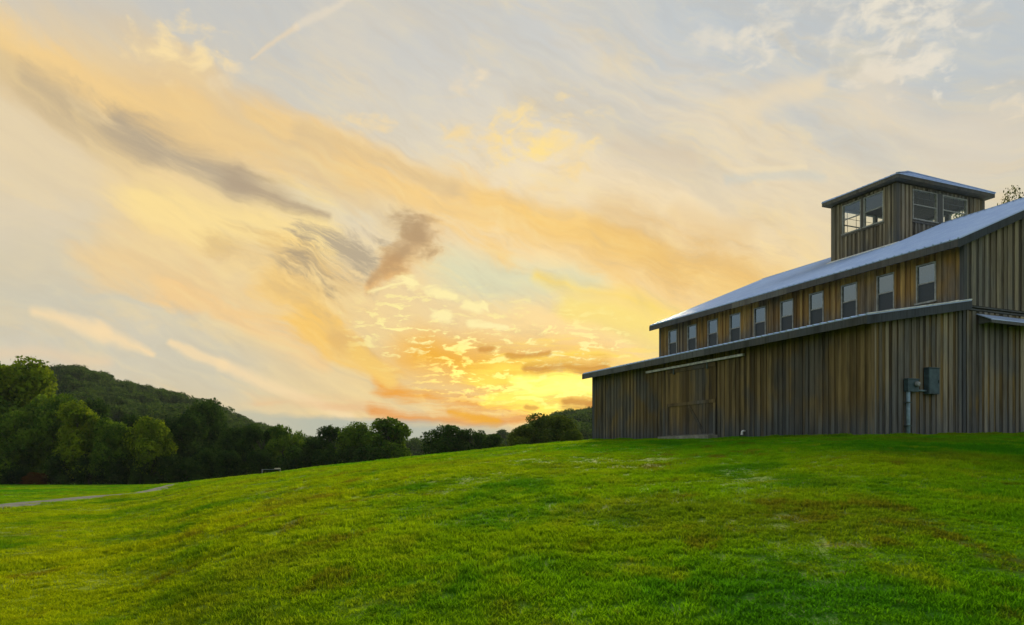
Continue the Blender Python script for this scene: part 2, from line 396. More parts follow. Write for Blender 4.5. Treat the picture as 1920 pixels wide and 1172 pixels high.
def mat_blade():
    m, t, out = new_mat('grass_blade')
    c = grass_colour(t)
    gi = t.nodes.new('ShaderNodeObjectInfo')
    c = mixc(.5, c, mixc(X(gi.outputs['Random']), (.6, .62, .6, 1), (1.5, 1.45, 1.3, 1)), 'MULTIPLY')
    d = t.nodes.new('ShaderNodeBsdfDiffuse'); t.links.new(c, d.inputs[0])
    tr = t.nodes.new('ShaderNodeBsdfTranslucent'); t.links.new(mixc(.5, c, (1.3, 1.25, .7, 1), 'MULTIPLY'), tr.inputs[0])
    mx = t.nodes.new('ShaderNodeMixShader'); mx.inputs[0].default_value = .45
    t.links.new(d.outputs[0], mx.inputs[1]); t.links.new(tr.outputs[0], mx.inputs[2]); t.links.new(mx.outputs[0], out.inputs[0])
    return m
def mat_ground():
    m, t, out = new_mat('turf')
    c = grass_colour(t)
    pos = position(t); x, y, z = sep(pos)
    n = noise(pos, 22.0, 4, .65)
    c = mixc(smooth(n, .62, .36)*.5, c, (.02, .05, .006, 1))
    p = principled(t, out, c, .9, spec=.1)
    bump(t, p, noise(pos, 16.0, 4, .7), .8, .05)
    return m
def mat_leaf():
    m, t, out = new_mat('foliage')
    oi = t.nodes.new('ShaderNodeObjectInfo'); rnd = X(oi.outputs['Random'])
    pos = position(t)
    n = noise(pos, .55, 3, .6); n2 = noise(pos, 2.5, 2, .6)
    c = mixc(smooth(n, .35, .65), (.026, .060, .011, 1), (.080, .135, .016, 1))
    c = mixc(smooth(n2, .5, .75)*.5, c, (.13, .15, .022, 1))
    c = mixc(1.0, c, oi.outputs['Color'], 'MULTIPLY')
    d = t.nodes.new('ShaderNodeBsdfDiffuse'); t.links.new(c, d.inputs[0])
    tr = t.nodes.new('ShaderNodeBsdfTranslucent'); t.links.new(c, tr.inputs[0])
    mx = t.nodes.new('ShaderNodeMixShader'); mx.inputs[0].default_value = .35
    t.links.new(d.outputs[0], mx.inputs[1]); t.links.new(tr.outputs[0], mx.inputs[2]); t.links.new(mx.outputs[0], out.inputs[0])
    return m
def mat_bark():
    m, t, out = new_mat('bark')
    pos = position(t); n = noise(pos, 4.0, 4, .6)
    principled(t, out, mixc(n, (.03, .024, .018, 1), (.09, .075, .06, 1)), .9)
    return m
def mat_wood(name, fresh, brown, grey, dark, z_lo, z_hi, gold=.5):
    """weathered rough-sawn boards: protected wood stays warm high under the eaves, silvers and darkens lower down"""
    m, t, out = new_mat(name)
    oi = t.nodes.new('ShaderNodeObjectInfo'); rnd = X(oi.outputs['Random'])
    ox, oy, oz = sep(objco(t)); wx, wy, wz = sep(position(t))
    off = rnd*37.0
    g1 = noise(vec(ox*22 + off, oy*22 + off, oz*.9 + off), 1.0, 5, .65)
    g2 = noise(vec(ox*5 + off, oy*5, oz*.35 + off), 1.0, 3, .55)
    k = noise(vec(wx*.5, wy*.5, wz*.35), 1.0, 3, .5)
    c = mixc(smooth(rnd, .15, .85), brown, fresh)
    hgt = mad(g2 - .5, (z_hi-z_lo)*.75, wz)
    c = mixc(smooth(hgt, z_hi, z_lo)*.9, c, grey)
    c = mixc(smooth(k, .47, .62)*.65, c, grey)
    st = noise(vec(wx*1.1, wy*1.1, wz*.22 + rnd*3.0), 1.0, 4, .6)
    c = mixc(smooth(st, .52, .70)*.6, c, dark)
    c = mixc(smooth(st, .46, .32)*.45, c, fresh)
    c = mixc(smooth(g2, .56, .74)*.6, c, dark)
    c = mixc(smooth(g1, .40, .70)*.75, c, mixc(.62, c, dark))
    r2 = X.m('FRACT', rnd*13.7)
    c = mixc(1.0, c, mixc(r2, (.70, .70, .72, 1), (1.25, 1.22, 1.18, 1)), 'MULTIPLY')
    p = principled(t, out, c, .85, spec=.2)
    bump(t, p, g1, .5, .01)
    return m
def mat_plain(name, col, rough=.6, metal=0.0, var=.25, scale=6.0, spec=.3):
    m, t, out = new_mat(name)
    n = noise(position(t), scale, 4, .6)
    d = tuple(v*(1-var) for v in col[:3])+(1,); b = tuple(min(1, v*(1+var)) for v in col[:3])+(1,)
    p = principled(t, out, mixc(smooth(n, .3, .7), d, b), mad(n, .2, rough-.1), metal, spec)
    return m
def mat_glass(name, ior, tint):
    m, t, out = new_mat(name)
    fr = t.nodes.new('ShaderNodeFresnel'); fr.inputs[0].default_value = ior
    tr = t.nodes.new('ShaderNodeBsdfTransparent'); tr.inputs[0].default_value = tint
    gl = t.nodes.new('ShaderNodeBsdfGlossy'); gl.inputs['Roughness'].default_value = .04; gl.inputs[0].default_value = (.74, .92, 1, 1)
    g_ = t.nodes.new('ShaderNodeNewGeometry'); fac = X(fr.outputs[0])*(1.0 - X(g_.outputs['Backfacing']))
    mx = t.nodes.new('ShaderNodeMixShader'); t.links.new(fac.k, mx.inputs[0]); t.links.new(tr.outputs[0], mx.inputs[1]); t.links.new(gl.outputs[0], mx.inputs[2])
    t.links.new(mx.outputs[0], out.inputs[0]); return m
def mat_roof():
    m, t, out = new_mat('ribbed_metal')
    pos = position(t); n = noise(pos, 1.4, 4, .6); n2 = noise(pos, 12.0, 3, .6)
    c = mixc(smooth(n, .3, .75), (.40, .52, .76, 1), (.52, .64, .84, 1))
    c = mixc(smooth(n2, .62, .8)*.25, c, (.36, .36, .38, 1))
    principled(t, out, c, mad(n, .25, .30), .35, .5)
    return m
M = {}
M['turf'] = mat_ground(); M['blade'] = mat_blade(); M['leaf'] = mat_leaf(); M['bark'] = mat_bark()
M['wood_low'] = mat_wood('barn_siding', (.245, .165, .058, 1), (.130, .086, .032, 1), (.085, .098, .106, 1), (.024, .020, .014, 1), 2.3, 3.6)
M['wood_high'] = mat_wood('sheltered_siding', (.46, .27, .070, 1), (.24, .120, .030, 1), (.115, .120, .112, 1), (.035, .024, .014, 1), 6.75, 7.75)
M['wood_grey'] = mat_wood('weathered_siding', (.21, .165, .100, 1), (.115, .090, .054, 1), (.115, .118, .110, 1), (.025, .022, .019, 1), 3.0, 9.0)
M['batten_low'] = mat_wood('barn_batten', (.285, .200, .080, 1), (.165, .115, .048, 1), (.110, .124, .130, 1), (.030, .025, .018, 1), 2.3, 3.6)  # battens paler than the boards: caught light and recess shade put in colour
M['batten_grey'] = mat_wood('weathered_batten', (.36, .295, .19, 1), (.215, .175, .112, 1), (.175, .180, .172, 1), (.05, .043, .036, 1), 2.2, 4.6)
M['batten_high'] = mat_wood('sheltered_batten', (.55, .34, .100, 1), (.33, .185, .050, 1), (.14, .145, .135, 1), (.05, .034, .02, 1), 6.75, 7.75)
M['trim'] = mat_wood('trim_board', (.19, .165, .12, 1), (.13, .115, .09, 1), (.115, .125, .13, 1), (.045, .042, .038, 1), 3.0, 12.0)
M['trim_shaded'] = mat_wood('shaded_trim_board', (.075, .080, .085, 1), (.05, .055, .06, 1), (.06, .07, .085, 1), (.02, .02, .022, 1), 3.0, 12.0)  # trim again, darkened and cooled: shade on the rakes put into the colour
M['sheath'] = mat_plain('sheathing', (.045, .038, .03, 1), .9)
M['inside'] = mat_plain('inside_boards', (.10, .08, .055, 1), .9)
M['roof'] = mat_roof()
M['flash'] = mat_plain('flashing', (.80, .78, .70, 1), .5, .0)
M['glass'] = mat_glass('window_glass', 1.38, (.97, .98, .97, 1))
M['mirror'] = mat_glass('upper_sash_glass', 2.1, (.93, .95, .95, 1))  # stronger mirror for one cupola face: brighter sky reflection put into its glass
M['coated'] = mat_glass('coated_glass', 3.0, (.25, .28, .28, 1))
M['screen'] = mat_plain('insect_screen', (.055, .062, .066, 1), .5, 0.0, .15, 30)
M['bar'] = mat_plain('glazing_bars', (.05, .05, .045, 1), .6)
M['frame'] = mat_plain('window_frame', (.34, .33, .28, 1), .6)
M['track'] = mat_plain('galvanised_track', (.55, .54, .50, 1), .45, .4)
M['box'] = mat_plain('painted_steel', (.060, .100, .112, 1), .5, .2)
M['pipe'] = mat_plain('grey_conduit', (.20, .29, .32, 1), .5, 0)
M['meter'] = mat_plain('meter_dial', (.30, .31, .30, 1), .25, 0)
M['white'] = mat_plain('white_plastic', (.78, .78, .74, 1), .4, 0, .08)
M['concrete'] = mat_plain('concrete', (.26, .245, .20, 1), .9, 0, .3, 3)
M['gravel'] = mat_plain('gravel', (.105, .115, .095, 1), .95, 0, .4, 2.5)
M['dullmetal'] = mat_plain('dull_metal', (.085, .11, .10, 1), .6, .3)
M['palewood'] = mat_plain('pale_board', (.40, .38, .30, 1), .7)

# ------------------------------------------------------------------ terrain
PX = lambda x: (x-960)/F
cr_x = [-900, 0, 200, 300, 400, 500, 600, 700, 800, 900, 1000, 1116, 1300, 1623, 1920, 2600]
cr_y = [912, 912, 912.5, 911, 900, 889, 877, 866, 855, 845, 834.5, 826.5, 823, 819, 814, 812]
cr_d = [92, 90, 84, 62, 47, 42, 40, 39, 38, 38, 38, 38.5, 33, 24.5, 26.5, 27]
hl_x = [-900, -300, 0, 100, 150, 215, 340, 400, 470, 560, 650, 760, 850, 930, 980, 1040, 1116, 1300, 1920, 2600]
hl_y = [660, 700, 727, 737, 722, 754, 781, 797, 826, 856, 858, 857, 856, 842, 838, 808, 802, 802, 796, 790]
hl_d = [430, 430, 430, 430, 430, 430, 430, 440, 460, 520, 560, 600, 600, 560, 540, 480, 480, 480, 480, 480]
def table(xs, ys, n=2048):
    """smooth lookup over azimuth"""
    g = np.linspace(-1.25, 1.25, n); az = np.arctan((np.array(xs)-960)/F)
    v = np.interp(g, az, ys); k = np.hanning(41); k /= k.sum()
    vp = np.pad(v, 20, mode='edge'); return g, np.convolve(vp, k, mode='valid')
T_E = table(cr_x, [(HY-y)/F for y in cr_y]); T_D = table(cr_x, cr_d)
T_HE = table(hl_x, [(HY-y)/F for y in hl_y]); T_HD = table(hl_x, hl_d)
def sst(x, a, b):
    t = np.clip((x-a)/(b-a), 0, 1); return t*t*(3-2*t)
BARN = (15.25, 25.0); BA = R(23.4)
BC, BS = math.cos(BA), math.sin(BA)
def to_barn(x, y):
    x = np.asarray(x)-BARN[0]; y = np.asarray(y)-BARN[1]
    return x*BC + y*BS, -x*BS + y*BC
def ground(x, y, rough=True):
    """height of the land; zero below the camera"""
    x = np.asarray(x, float); y = np.asarray(y, float)
    a0 = np.arctan2(x, y); a = np.clip(a0, -1.05, 1.05); d = np.hypot(x, y)*np.cos(a)
    e = np.interp(a, *T_E); yc = np.interp(a, *T_D)
    z = (e+2*EYE/yc)*d - EYE*d*d/yc**2                       # rises to a crest seen at elevation e
    top = e*yc + EYE
    right = sst(a, .06, .13)
    z = np.where(d > yc, z*(1-right) + (top - .004*(d-yc))*right, z)
    floor = -3.2 - 1.6*sst(d, 70, 160)
    k = .8; q = np.maximum(z, floor); z = q + k*np.log1p(np.exp(-np.abs(z-floor)/k)) - k*np.log(2)*np.exp(-np.abs(z-floor)/k)*0
    z = z - k*.0
    fade = 1 - sst(np.abs(a0), 1.15, 2.4); z = z*fade
    he = np.interp(a, *T_HE); hd = np.interp(a, *T_HD)
    s = sst(d, 120, 1.0)*0 + np.clip((d-118)/(hd-118), 0, 1)
    s = s*s*(3-2*s); back = 1-.6*sst(d, hd*1.02, hd*2.2)
    hz = he*hd + EYE
    z = z*(1-s) + (z + (hz - z)*back)*s
    if rough:
        near = np.exp(-np.hypot(x, y)/60.0)
        z = z + near*(.026*np.sin(x*.83+1.3*np.sin(y*.37))*np.sin(y*.71+.8*np.sin(x*.53)) + .012*np.sin(x*2.3+y*1.1+np.sin(y*1.9))*np.sin(y*2.9-x*.7))
    return z
def gz(x, y): return float(ground(x, y))
def at(px, Y): return PX(px)*Y, Y            # plan position of a thing seen in that direction at that depth

def build_ground():
    na, az = 0, list(np.linspace(-.78, .78, 420)) + list(np.linspace(.80, 2*math.pi-.80, 90))
    rr = np.concatenate([np.linspace(.4, 3, 8), np.linspace(3.15, 16, 90), np.geomspace(16.15, 110, 150), np.geomspace(112, 520, 60), np.geomspace(540, 6000, 24)])
    az = np.array(az); A, Rr = np.meshgrid(az, rr); x = Rr*np.sin(A); y = Rr*np.cos(A); z = ground(x, y)
    n = len(az); v = np.stack([x, y, z], -1).reshape(-1, 3)
    v = np.vstack([v, [[0, 0, gz(0, .01)]]]); f = []
    for i in range(len(rr)-1):
        for j in range(n):
            f.append((i*n+j, i*n+(j+1) % n, (i+1)*n+(j+1) % n, (i+1)*n+j))
    c = len(v)-1
    f += [(c, (j+1) % n, j) for j in range(n)]
    me = bpy.data.meshes.new('ground'); me.from_pydata(v.tolist(), [], f); me.materials.append(M['turf'])
    for p in me.polygons: p.use_smooth = True
    bm = bmesh.new(); bm.from_mesh(me); bmesh.ops.recalc_face_normals(bm, faces=bm.faces)
    if sum(f.normal.z for f in bm.faces) < 0: bmesh.ops.reverse_faces(bm, faces=bm.faces)
    bm.to_mesh(me); bm.free()
    o = link(bpy.data.objects.new('ground', me)); tag(o, 'grassy hillside and meadow under the barn', None, None, 'structure')
build_ground()

def march(px, py, y0=6.0):
    """where a line of sight from the camera meets the land"""
    r, e = PX(px), (HY-py)/F
    for Y in np.arange(y0, 120, .1):
        if gz(r*Y, Y) >= EYE + e*Y: return r*Y, Y
    return r*100, 100
PATH = []
def build_path():
    pts = [march(x, y, 12) for x, y in ((-330, 985), (-160, 968), (0, 950), (110, 939), (200, 930), (280, 921.5))]
    pts += [at(352, 60), at(420, 78)]
    P = [Vector((p[0], p[1], 0)) for p in pts]; sm = []
    for i in range(len(P)-1):
        p0, p1, p2, p3 = P[max(i-1, 0)], P[i], P[i+1], P[min(i+2, len(P)-1)]
        for t in np.linspace(0, 1, 14, endpoint=False):
            sm.append(.5*((2*p1) + (p2-p0)*t + (2*p0-5*p1+4*p2-p3)*t*t + (3*p1-p0-3*p2+p3)*t**3))
    rnd = random.Random(4); v = []; f = []
    for i, p in enumerate(sm):
        d = (sm[min(i+1, len(sm)-1)]-sm[max(i-1, 0)]).normalized(); nrm = Vector((-d.y, d.x, 0)); w = .95*(1-.55*sst(i, 60, 84))
        for k in range(5):
            o = (k/2-1)*w*(1+(rnd.uniform(-.18, .18) if k in (0, 4) else 0)); q = p+nrm*o
            v.append((q.x, q.y, gz(q.x, q.y)+.035-(.03 if k in (0, 4) else 0)))
        PATH.append((p.x, p.y))
    for i in range(len(sm)-1):
        for k in range(4): f.append((i*5+k, i*5+k+1, i*5+k+6, i*5+k+5))
    o = link(bpy.data.objects.new('path', mesh_from('path', v, f, M['gravel'], True))); tag(o, 'narrow grey gravel track crossing the meadow', None, None, 'structure')
build_path()
PATHN = np.array(PATH)

# ------------------------------------------------------------------ instancing on prepared points
def scatter(name, pts, rot, scl, idx, protos, mat):
    me = bpy.data.meshes.new(name); me.from_pydata(pts.tolist(), [], [])
    for nm, ty, dat, key in (('rot', 'FLOAT_VECTOR', rot, 'vector'), ('scl', 'FLOAT_VECTOR', scl, 'vector'), ('pick', 'INT', idx, 'value')):
        a = me.attributes.new(nm, ty, 'POINT'); a.data.foreach_set(key, np.ascontiguousarray(dat).ravel())
    me.materials.append(mat)
    o = link(bpy.data.objects.new(name, me))
    col = bpy.data.collections.new(name+'_pieces')
    for i, pm in enumerate(protos):
        q = bpy.data.objects.new('%s_piece_%02d' % (name, i), pm); q.color = (.85, 1.10, 1.20, 1); col.objects.link(q)  # bluish tint puts distance haze into the forest leaf colour
    g = bpy.data.node_groups.new(name, 'GeometryNodeTree')
    g.interface.new_socket('Geometry', in_out='INPUT', socket_type='NodeSocketGeometry'); g.interface.new_socket('Geometry', in_out='OUTPUT', socket_type='NodeSocketGeometry')
    n = g.nodes; gi = n.new('NodeGroupInput'); go = n.new('NodeGroupOutput'); iop = n.new('GeometryNodeInstanceOnPoints'); ci = n.new('GeometryNodeCollectionInfo')
    ci.inputs['Collection'].default_value = col; ci.inputs['Separate Children'].default_value = True; ci.inputs['Reset Children'].default_value = True
    def attr(nm, ty):
        q = n.new('GeometryNodeInputNamedAttribute'); q.data_type = ty; q.inputs['Name'].default_value = nm
        return [s for s in q.outputs if s.enabled and s.name == 'Attribute'][0]
    L = g.links.new
    L(gi.outputs[0], iop.inputs['Points']); L(ci.outputs[0], iop.inputs['Instance']); iop.inputs['Pick Instance'].default_value = True
    L(attr('pick', 'INT'), iop.inputs['Instance Index'])
    L(attr('rot', 'FLOAT_VECTOR'), iop.inputs['Rotation']); L(attr('scl', 'FLOAT_VECTOR'), iop.inputs['Scale'])
    L(iop.outputs[0], go.inputs[0])
    md = o.modifiers.new('scatter', 'NODES'); md.node_group = g
    return o

# ------------------------------------------------------------------ grass
def clump(seed, n, rad, h):
    r = np.random.default_rng(seed); v = []; f = []
    for i in range(n):
        a = r.uniform(0, 2*math.pi); q = rad*math.sqrt(r.uniform()); bx, by = q*math.cos(a), q*math.sin(a)
        ph = r.uniform(0, 2*math.pi); hh = h*r.uniform(.55, 1.25); w = r.uniform(.0035, .006); lean = hh*r.uniform(.15, .8); la = r.uniform(0, 2*math.pi)
        lx, ly = lean*math.cos(la), lean*math.sin(la); wx, wy = w*math.cos(ph), w*math.sin(ph); b = len(v)
        v += [(bx-wx, by-wy, -.01), (bx+wx, by+wy, -.01), (bx+lx*.35-wx*.8, by+ly*.35-wy*.8, hh*.6), (bx+lx*.35+wx*.8, by+ly*.35+wy*.8, hh*.6), (bx+lx, by+ly, hh)]
        f += [(b, b+1, b+3, b+2), (b+2, b+3, b+4)]
    return mesh_from('grass_clump', v, f, M['blade'], False, False)
LEN_B = 17.6
def build_grass():
    r = np.random.default_rng(11); P = []; SC = []
    for y0, y1, dens, s in ((2.0, 9, 190, 1.0), (9, 15, 90, 1.15), (15, 24, 46, 1.5), (24, 36, 20, 2.0), (36, 60, 9, 2.6), (60, 95, 7, 3.2)):
        n = int(.80*(y1*y1-y0*y0)*dens)
        Y = np.sqrt(r.uniform(y0*y0, y1*y1, n)); xx = r.uniform(-.80, .80, n)*Y
        P.append(np.stack([xx, Y], -1)); SC.append(np.full(n, s))
    P = np.vstack(P); s = np.concatenate(SC)
    v, u = to_barn(P[:, 0], P[:, 1])
    keep = ~((u > -.12) & (v > -4.42)) 
    dp = np.full(len(P), 99.0)
    for q in PATHN: dp = np.minimum(dp, np.hypot(P[:, 0]-q[0], P[:, 1]-q[1]))
    keep &= dp > .78 + .25*np.sin(P[:, 0]*3.1) + .25*np.sin(P[:, 1]*2.1)
    a = np.arctan2(P[:, 0], P[:, 1]); keep &= (P[:, 1] < np.interp(a, *T_D)*1.12 + 1)
    P = P[keep]; s = s[keep]; nf = 900
    uu = np.concatenate([r.uniform(-.3, LEN_B, nf), -.10-.32*r.uniform(0, 1, nf)**2]); vv = np.concatenate([-4.42-.32*r.uniform(0, 1, nf)**2, r.uniform(-4.6, 7, nf)])
    P = np.vstack([P, np.stack([BARN[0]+vv*BC-uu*BS, BARN[1]+vv*BS+uu*BC], -1)]); s = np.concatenate([s, np.full(2*nf, 1.7)]); n = len(P)
    tall = np.concatenate([np.ones(n-2*nf), r.uniform(.9, 2.0, 2*nf)])
    # tufts are taller in patches
    hgt = .75 + .35*np.sin(P[:, 0]*.9+np.sin(P[:, 1]*.7)*1.4)*np.sin(P[:, 1]*.6+1.1*np.sin(P[:, 0]*.45)) + .25*np.sin(P[:, 0]*2.7+P[:, 1]*1.3)*np.sin(P[:, 1]*2.2-P[:, 0])
    hgt *= r.uniform(.75, 1.25, n)*tall
    pts = np.stack([P[:, 0], P[:, 1], ground(P[:, 0], P[:, 1])], -1)
    rot = np.stack([r.uniform(-.1, .1, n), r.uniform(-.1, .1, n), r.uniform(0, 6.283, n)], -1).astype(np.float32)
    scl = np.stack([s, s, hgt*(.75+.25*s)], -1).astype(np.float32)
    o = scatter('grass', pts, rot, scl, r.integers(0, 6, n).astype(np.int32), [clump(40+i, 30, .085, .050) for i in range(6)], M['blade'])
    tag(o, 'rough mown green grass covering the hillside', 'grass', None, 'stuff')
    print('grass clumps', n)
build_grass()

# ------------------------------------------------------------------ barn
BZ = 2.15                                   # world height of the barn's base
barn = empty('barn', (BARN[0], BARN[1], BZ), BA)
tag(barn, 'long weathered board barn with metal roof, clerestory windows and rooftop cupola', 'barn')
ZL = lambda z: z + EYE - BZ                 # heights below are measured from eye level
LEN, WID = 17.62, 15.04
EAVE_X, EAVE_Z, PITCH = -.55, 7.24, .4167
RIDGE_X = WID/2
def roof_z(x): return EAVE_Z + PITCH*((x if x <= RIDGE_X else WID-x)-EAVE_X)
LX, LZ0, LPITCH = -4.30, 4.38, .175        # lean-to wall, eave height, pitch
LEAVE = -4.80
def lean_z(x): return LZ0 + LPITCH*(x-LEAVE)
BASE = .12                                  # boards start a little below the turf

class Wall:
    """plane of the barn: a along the wall, n outward, z from eye level"""
    def __init__(s, face, at_): s.face, s.at = face, at_
    def p(s, a, n, z):
        z = ZL(z)
        return {'-x': (s.at-n, a, z), '+x': (s.at+n, a, z), '-y': (a, s.at-n, z), '+y': (a, s.at+n, z)}[s.face]
    def hexa(s, mb, a0, a1, n0, n1, zb0, zt0, zb1=None, zt1=None):
        zb1 = zb0 if zb1 is None else zb1; zt1 = zt0 if zt1 is None else zt1
        mb.hexa([s.p(a, n, z) for a, zb, zt in ((a0, zb0, zt0), (a1, zb1, zt1)) for n in (n0, n1) for z in (zb, zt)])
_cache = {}
rb = random.Random(5)
def board(name, wall, parent, a0, a1, n0, n1, zb, zt0, zt1, mat, zb1=None):
    """one plank as an object of its own; alike planks share a mesh"""
    zb1 = zb if zb1 is None else zb1
    w = a1-a0; key = (wall.face, round(w, 3), round(n1-n0, 3), round(zt0-zb, 2), round(zt1-zb, 2), round(zb1-zb, 2), mat.name, name)
    if key not in _cache:
        mb = MB(); tmp = Wall(wall.face, 0.0); sgn = [tmp.p(a, n, z) for a, b0, t0 in ((0, zb-zb, zt0-zb), (w, zb1-zb, zt1-zb)) for n in (0, n1-n0) for z in (b0, t0)]
        mb.hexa([(x, y, z-ZL(0)) for x, y, z in sgn]); _cache[key] = mesh_from(name, mb.v, mb.f, mat)
    o = bpy.data.objects.new(name, _cache[key]); link(o, parent)
    o.location = wall.p(a0, n0 + rb.uniform(-.002, .003), zb)
    o.rotation_euler = (0, 0, 0)
    return o
def panels(mb, wall, a0, a1, n0, n1, zb, top, holes):
    """sheathing between openings; holes = (a0, a1, z0, z1)"""
    cuts = sorted({a0, a1} | {h for q in holes for h in q[:2] if a0 < h < a1})
    if RIDGE_X > a0 and RIDGE_X < a1 and wall.face in ('-y', '+y'): cuts = sorted(set(cuts) | {RIDGE_X})
    for c0, c1 in zip(cuts, cuts[1:]):
        hs = sorted([q for q in holes if q[0] < c1-1e-6 and q[1] > c0+1e-6], key=lambda q: q[2])
        z = zb
        for q in hs:
            if q[2] > z: wall.hexa(mb, c0, c1, n0, n1, z, q[2])
            z = q[3]
        wall.hexa(mb, c0, c1, n0, n1, z, top(c0), z, top(c1))
def siding(wall, parent, a0, a1, zb, top, holes, mb_, mt_, pitch=.29, bw=.145, seed=1, zb_f=None, skip_last=False):
    """board-and-batten cladding, each plank separate, cut round the openings"""
    rr = random.Random(seed); n = max(1, round((a1-a0)/pitch)); p = (a1-a0)/n
    def col(name, c0, c1, n0, n1, mat):
        zz = zb if zb_f is None else max(zb, min(zb_f(c0), zb_f(c1)))
        segs = []; z = zz
        for q in sorted([q for q in holes if q[0]+.03 < c1 and q[1]-.03 > c0], key=lambda q: q[2]):
            if q[2]-z > .05: segs.append((z, q[2]-.02, q[2]-.02))
            z = q[3]+.02
        t0, t1 = top(c0), top(c1)
        if min(t0, t1)-z > .05: segs.append((z, t0, t1))
        for b, x0, x1 in segs: board(name, wall, parent, c0, c1, n0, n1, b, x0, x1, mat)
    jt = [a0]+[a0+i*p+rr.uniform(-.16, .16)*p for i in range(1, n)]+[a1]
    for i in range(n):
        c0, c1 = jt[i], jt[i+1]
        # trim the piece to the side of a hole when it only partly overlaps
        parts = [(c0+.004, c1-.004)]
        for q in holes:
            np_ = []
            for s0, s1 in parts:
                for e in (q[0], q[1]):
                    if s0+.03 < e < s1-.03:
                        np_.append((s0, e)); s0 = e
                np_.append((s0, s1))
            parts = np_
        for s0, s1 in parts: col('board', s0, s1, .0, .022, mb_)
    for i in range(n+1):
        c = jt[i]; w = bw*rr.uniform(.75, 1.2); s0, s1 = max(c-w/2, a0-.0), min(c+w/2, a1+.0)
        ok = True
        for q in holes:
            if s0 < q[0] < s1: s1 = q[0]
            if s0 < q[1] < s1: s0 = q[1]
        if s1-s0 > .03: col('batten', s0, s1, .024, .052, mt_)

def window(wall, a0, a1, z0, z1, parent, upper, lower_mat, grid=(2, 2), lower_grid=None, back=.06):
    """double-hung window: outer frame with panes, meeting rail and glazing bars as its pieces"""
    fw = .045; mb = MB(); n0, n1 = -back, .062
    wall.hexa(mb, a0, a0+fw, n0, n1, z0, z1); wall.hexa(mb, a1-fw, a1, n0, n1, z0, z1)
    wall.hexa(mb, a0+fw, a1-fw, n0, n1, z1-fw, z1); wall.hexa(mb, a0-.04, a1+.04, n0, n1+.03, z0-.03, z0+fw-.015)
    fr = mb.build('window', M['frame'], parent)
    zm = (z0+z1)/2
    b0, b1 = a0+fw, a1-fw
    def piece(name, mat, *h):
        m = MB(); wall.hexa(m, *h); return m.build(name, mat, fr)
    piece('meeting_rail', M['frame'], b0, b1, -.02, .025, zm-.022, zm+.022)
    piece('upper_pane', upper, b0, b1, .0, .006, zm+.022, z1-fw)
    piece('lower_pane', lower_mat, b0, b1, -.012, -.006, z0+fw-.015, zm-.022)
    def bars(g, zz0, zz1, n_):
        for i in range(1, g[0]):
            c = b0+(b1-b0)*i/g[0]; piece('glazing_bar', M['bar'], c-.009, c+.009, n_-.004, n_+.010, zz0, zz1)
        for i in range(1, g[1]):
            c = zz0+(zz1-zz0)*i/g[1]; piece('glazing_bar', M['bar'], b0, b1, n_-.003, n_+.009, c-.009, c+.009)
    if grid: bars(grid, zm+.022, z1-fw, -.008)
    if lower_grid: bars(lower_grid, z0+fw-.015, zm-.022, -.022)
    return fr

WT = lambda z: (lambda a: z)
GROUND_B = .30                              # bottom of the wall planks, below the turf
# --- clerestory wall
side = Wall('-x', 0.0)
win_t = [1.35+1.667*i*1.003 for i in range(10)]
win_holes = [(t-.385, t+.385, 5.44, 6.82) for t in win_t]
mb = MB(); panels(mb, side, 0.0, LEN, -.04, -.002, lean_z(0)-.3, WT(7.22), win_holes)
cl = mb.build('clerestory_wall', M['sheath'], barn)
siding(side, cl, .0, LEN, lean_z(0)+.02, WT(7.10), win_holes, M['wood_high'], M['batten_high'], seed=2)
for t, h in zip(win_t, win_holes): window(side, h[0], h[1], h[2], h[3], barn, M['coated'], M['screen'], None)
# --- lean-to long wall
low = Wall('-x', LX)
mb = MB(); panels(mb, low, .0, LEN-.1, -.04, -.002, GROUND_B, WT(lean_z(LX)-.12), [])
lw = mb.build('lean_to_wall', M['sheath'], barn)
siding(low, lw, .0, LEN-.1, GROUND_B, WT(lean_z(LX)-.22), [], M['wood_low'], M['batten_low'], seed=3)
# --- lean-to end wall and gable wall share one plane
end = Wall('-y', 0.0)
mb = MB(); panels(mb, end, LX, -.002, -.04, -.002, GROUND_B, lambda a: lean_z(a)-.12, [])
ew = mb.build('lean_to_end_wall', M['sheath'], barn)
siding(end, ew, LX+.10, -.36, GROUND_B, lambda a: lean_z(a)-.16, [], M['wood_low'], M['batten_grey'], seed=4, pitch=.30, bw=.16)
gtop = lambda a: roof_z(a)-.14
mb = MB(); panels(mb, end, .0, WID, -.045, -.002, GROUND_B, gtop, [])
gw = mb.build('gable_wall', M['sheath'], barn)
SPLIT = 4.95
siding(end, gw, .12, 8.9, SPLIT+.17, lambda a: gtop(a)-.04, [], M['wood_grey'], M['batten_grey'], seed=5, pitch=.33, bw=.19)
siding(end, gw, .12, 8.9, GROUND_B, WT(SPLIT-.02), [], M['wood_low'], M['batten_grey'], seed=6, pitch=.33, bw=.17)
mb = MB()
for i in range(18):
    a = 9.05+.33*i
    end.hexa(mb, a, a+.17, .0, .05, GROUND_B, gtop(a)-.05, GROUND_B, gtop(a+.17)-.05)
mb.build('siding', M['batten_grey'], gw)
mb = MB(); end.hexa(mb, .02, WID, .0, .06, SPLIT, SPLIT+.055); mb.build('band_board', M['trim'], barn)
mb = MB(); end.hexa(mb, .02, WID, .0, .07, SPLIT+.10, SPLIT+.15); mb.build('band_board', M['trim'], barn)
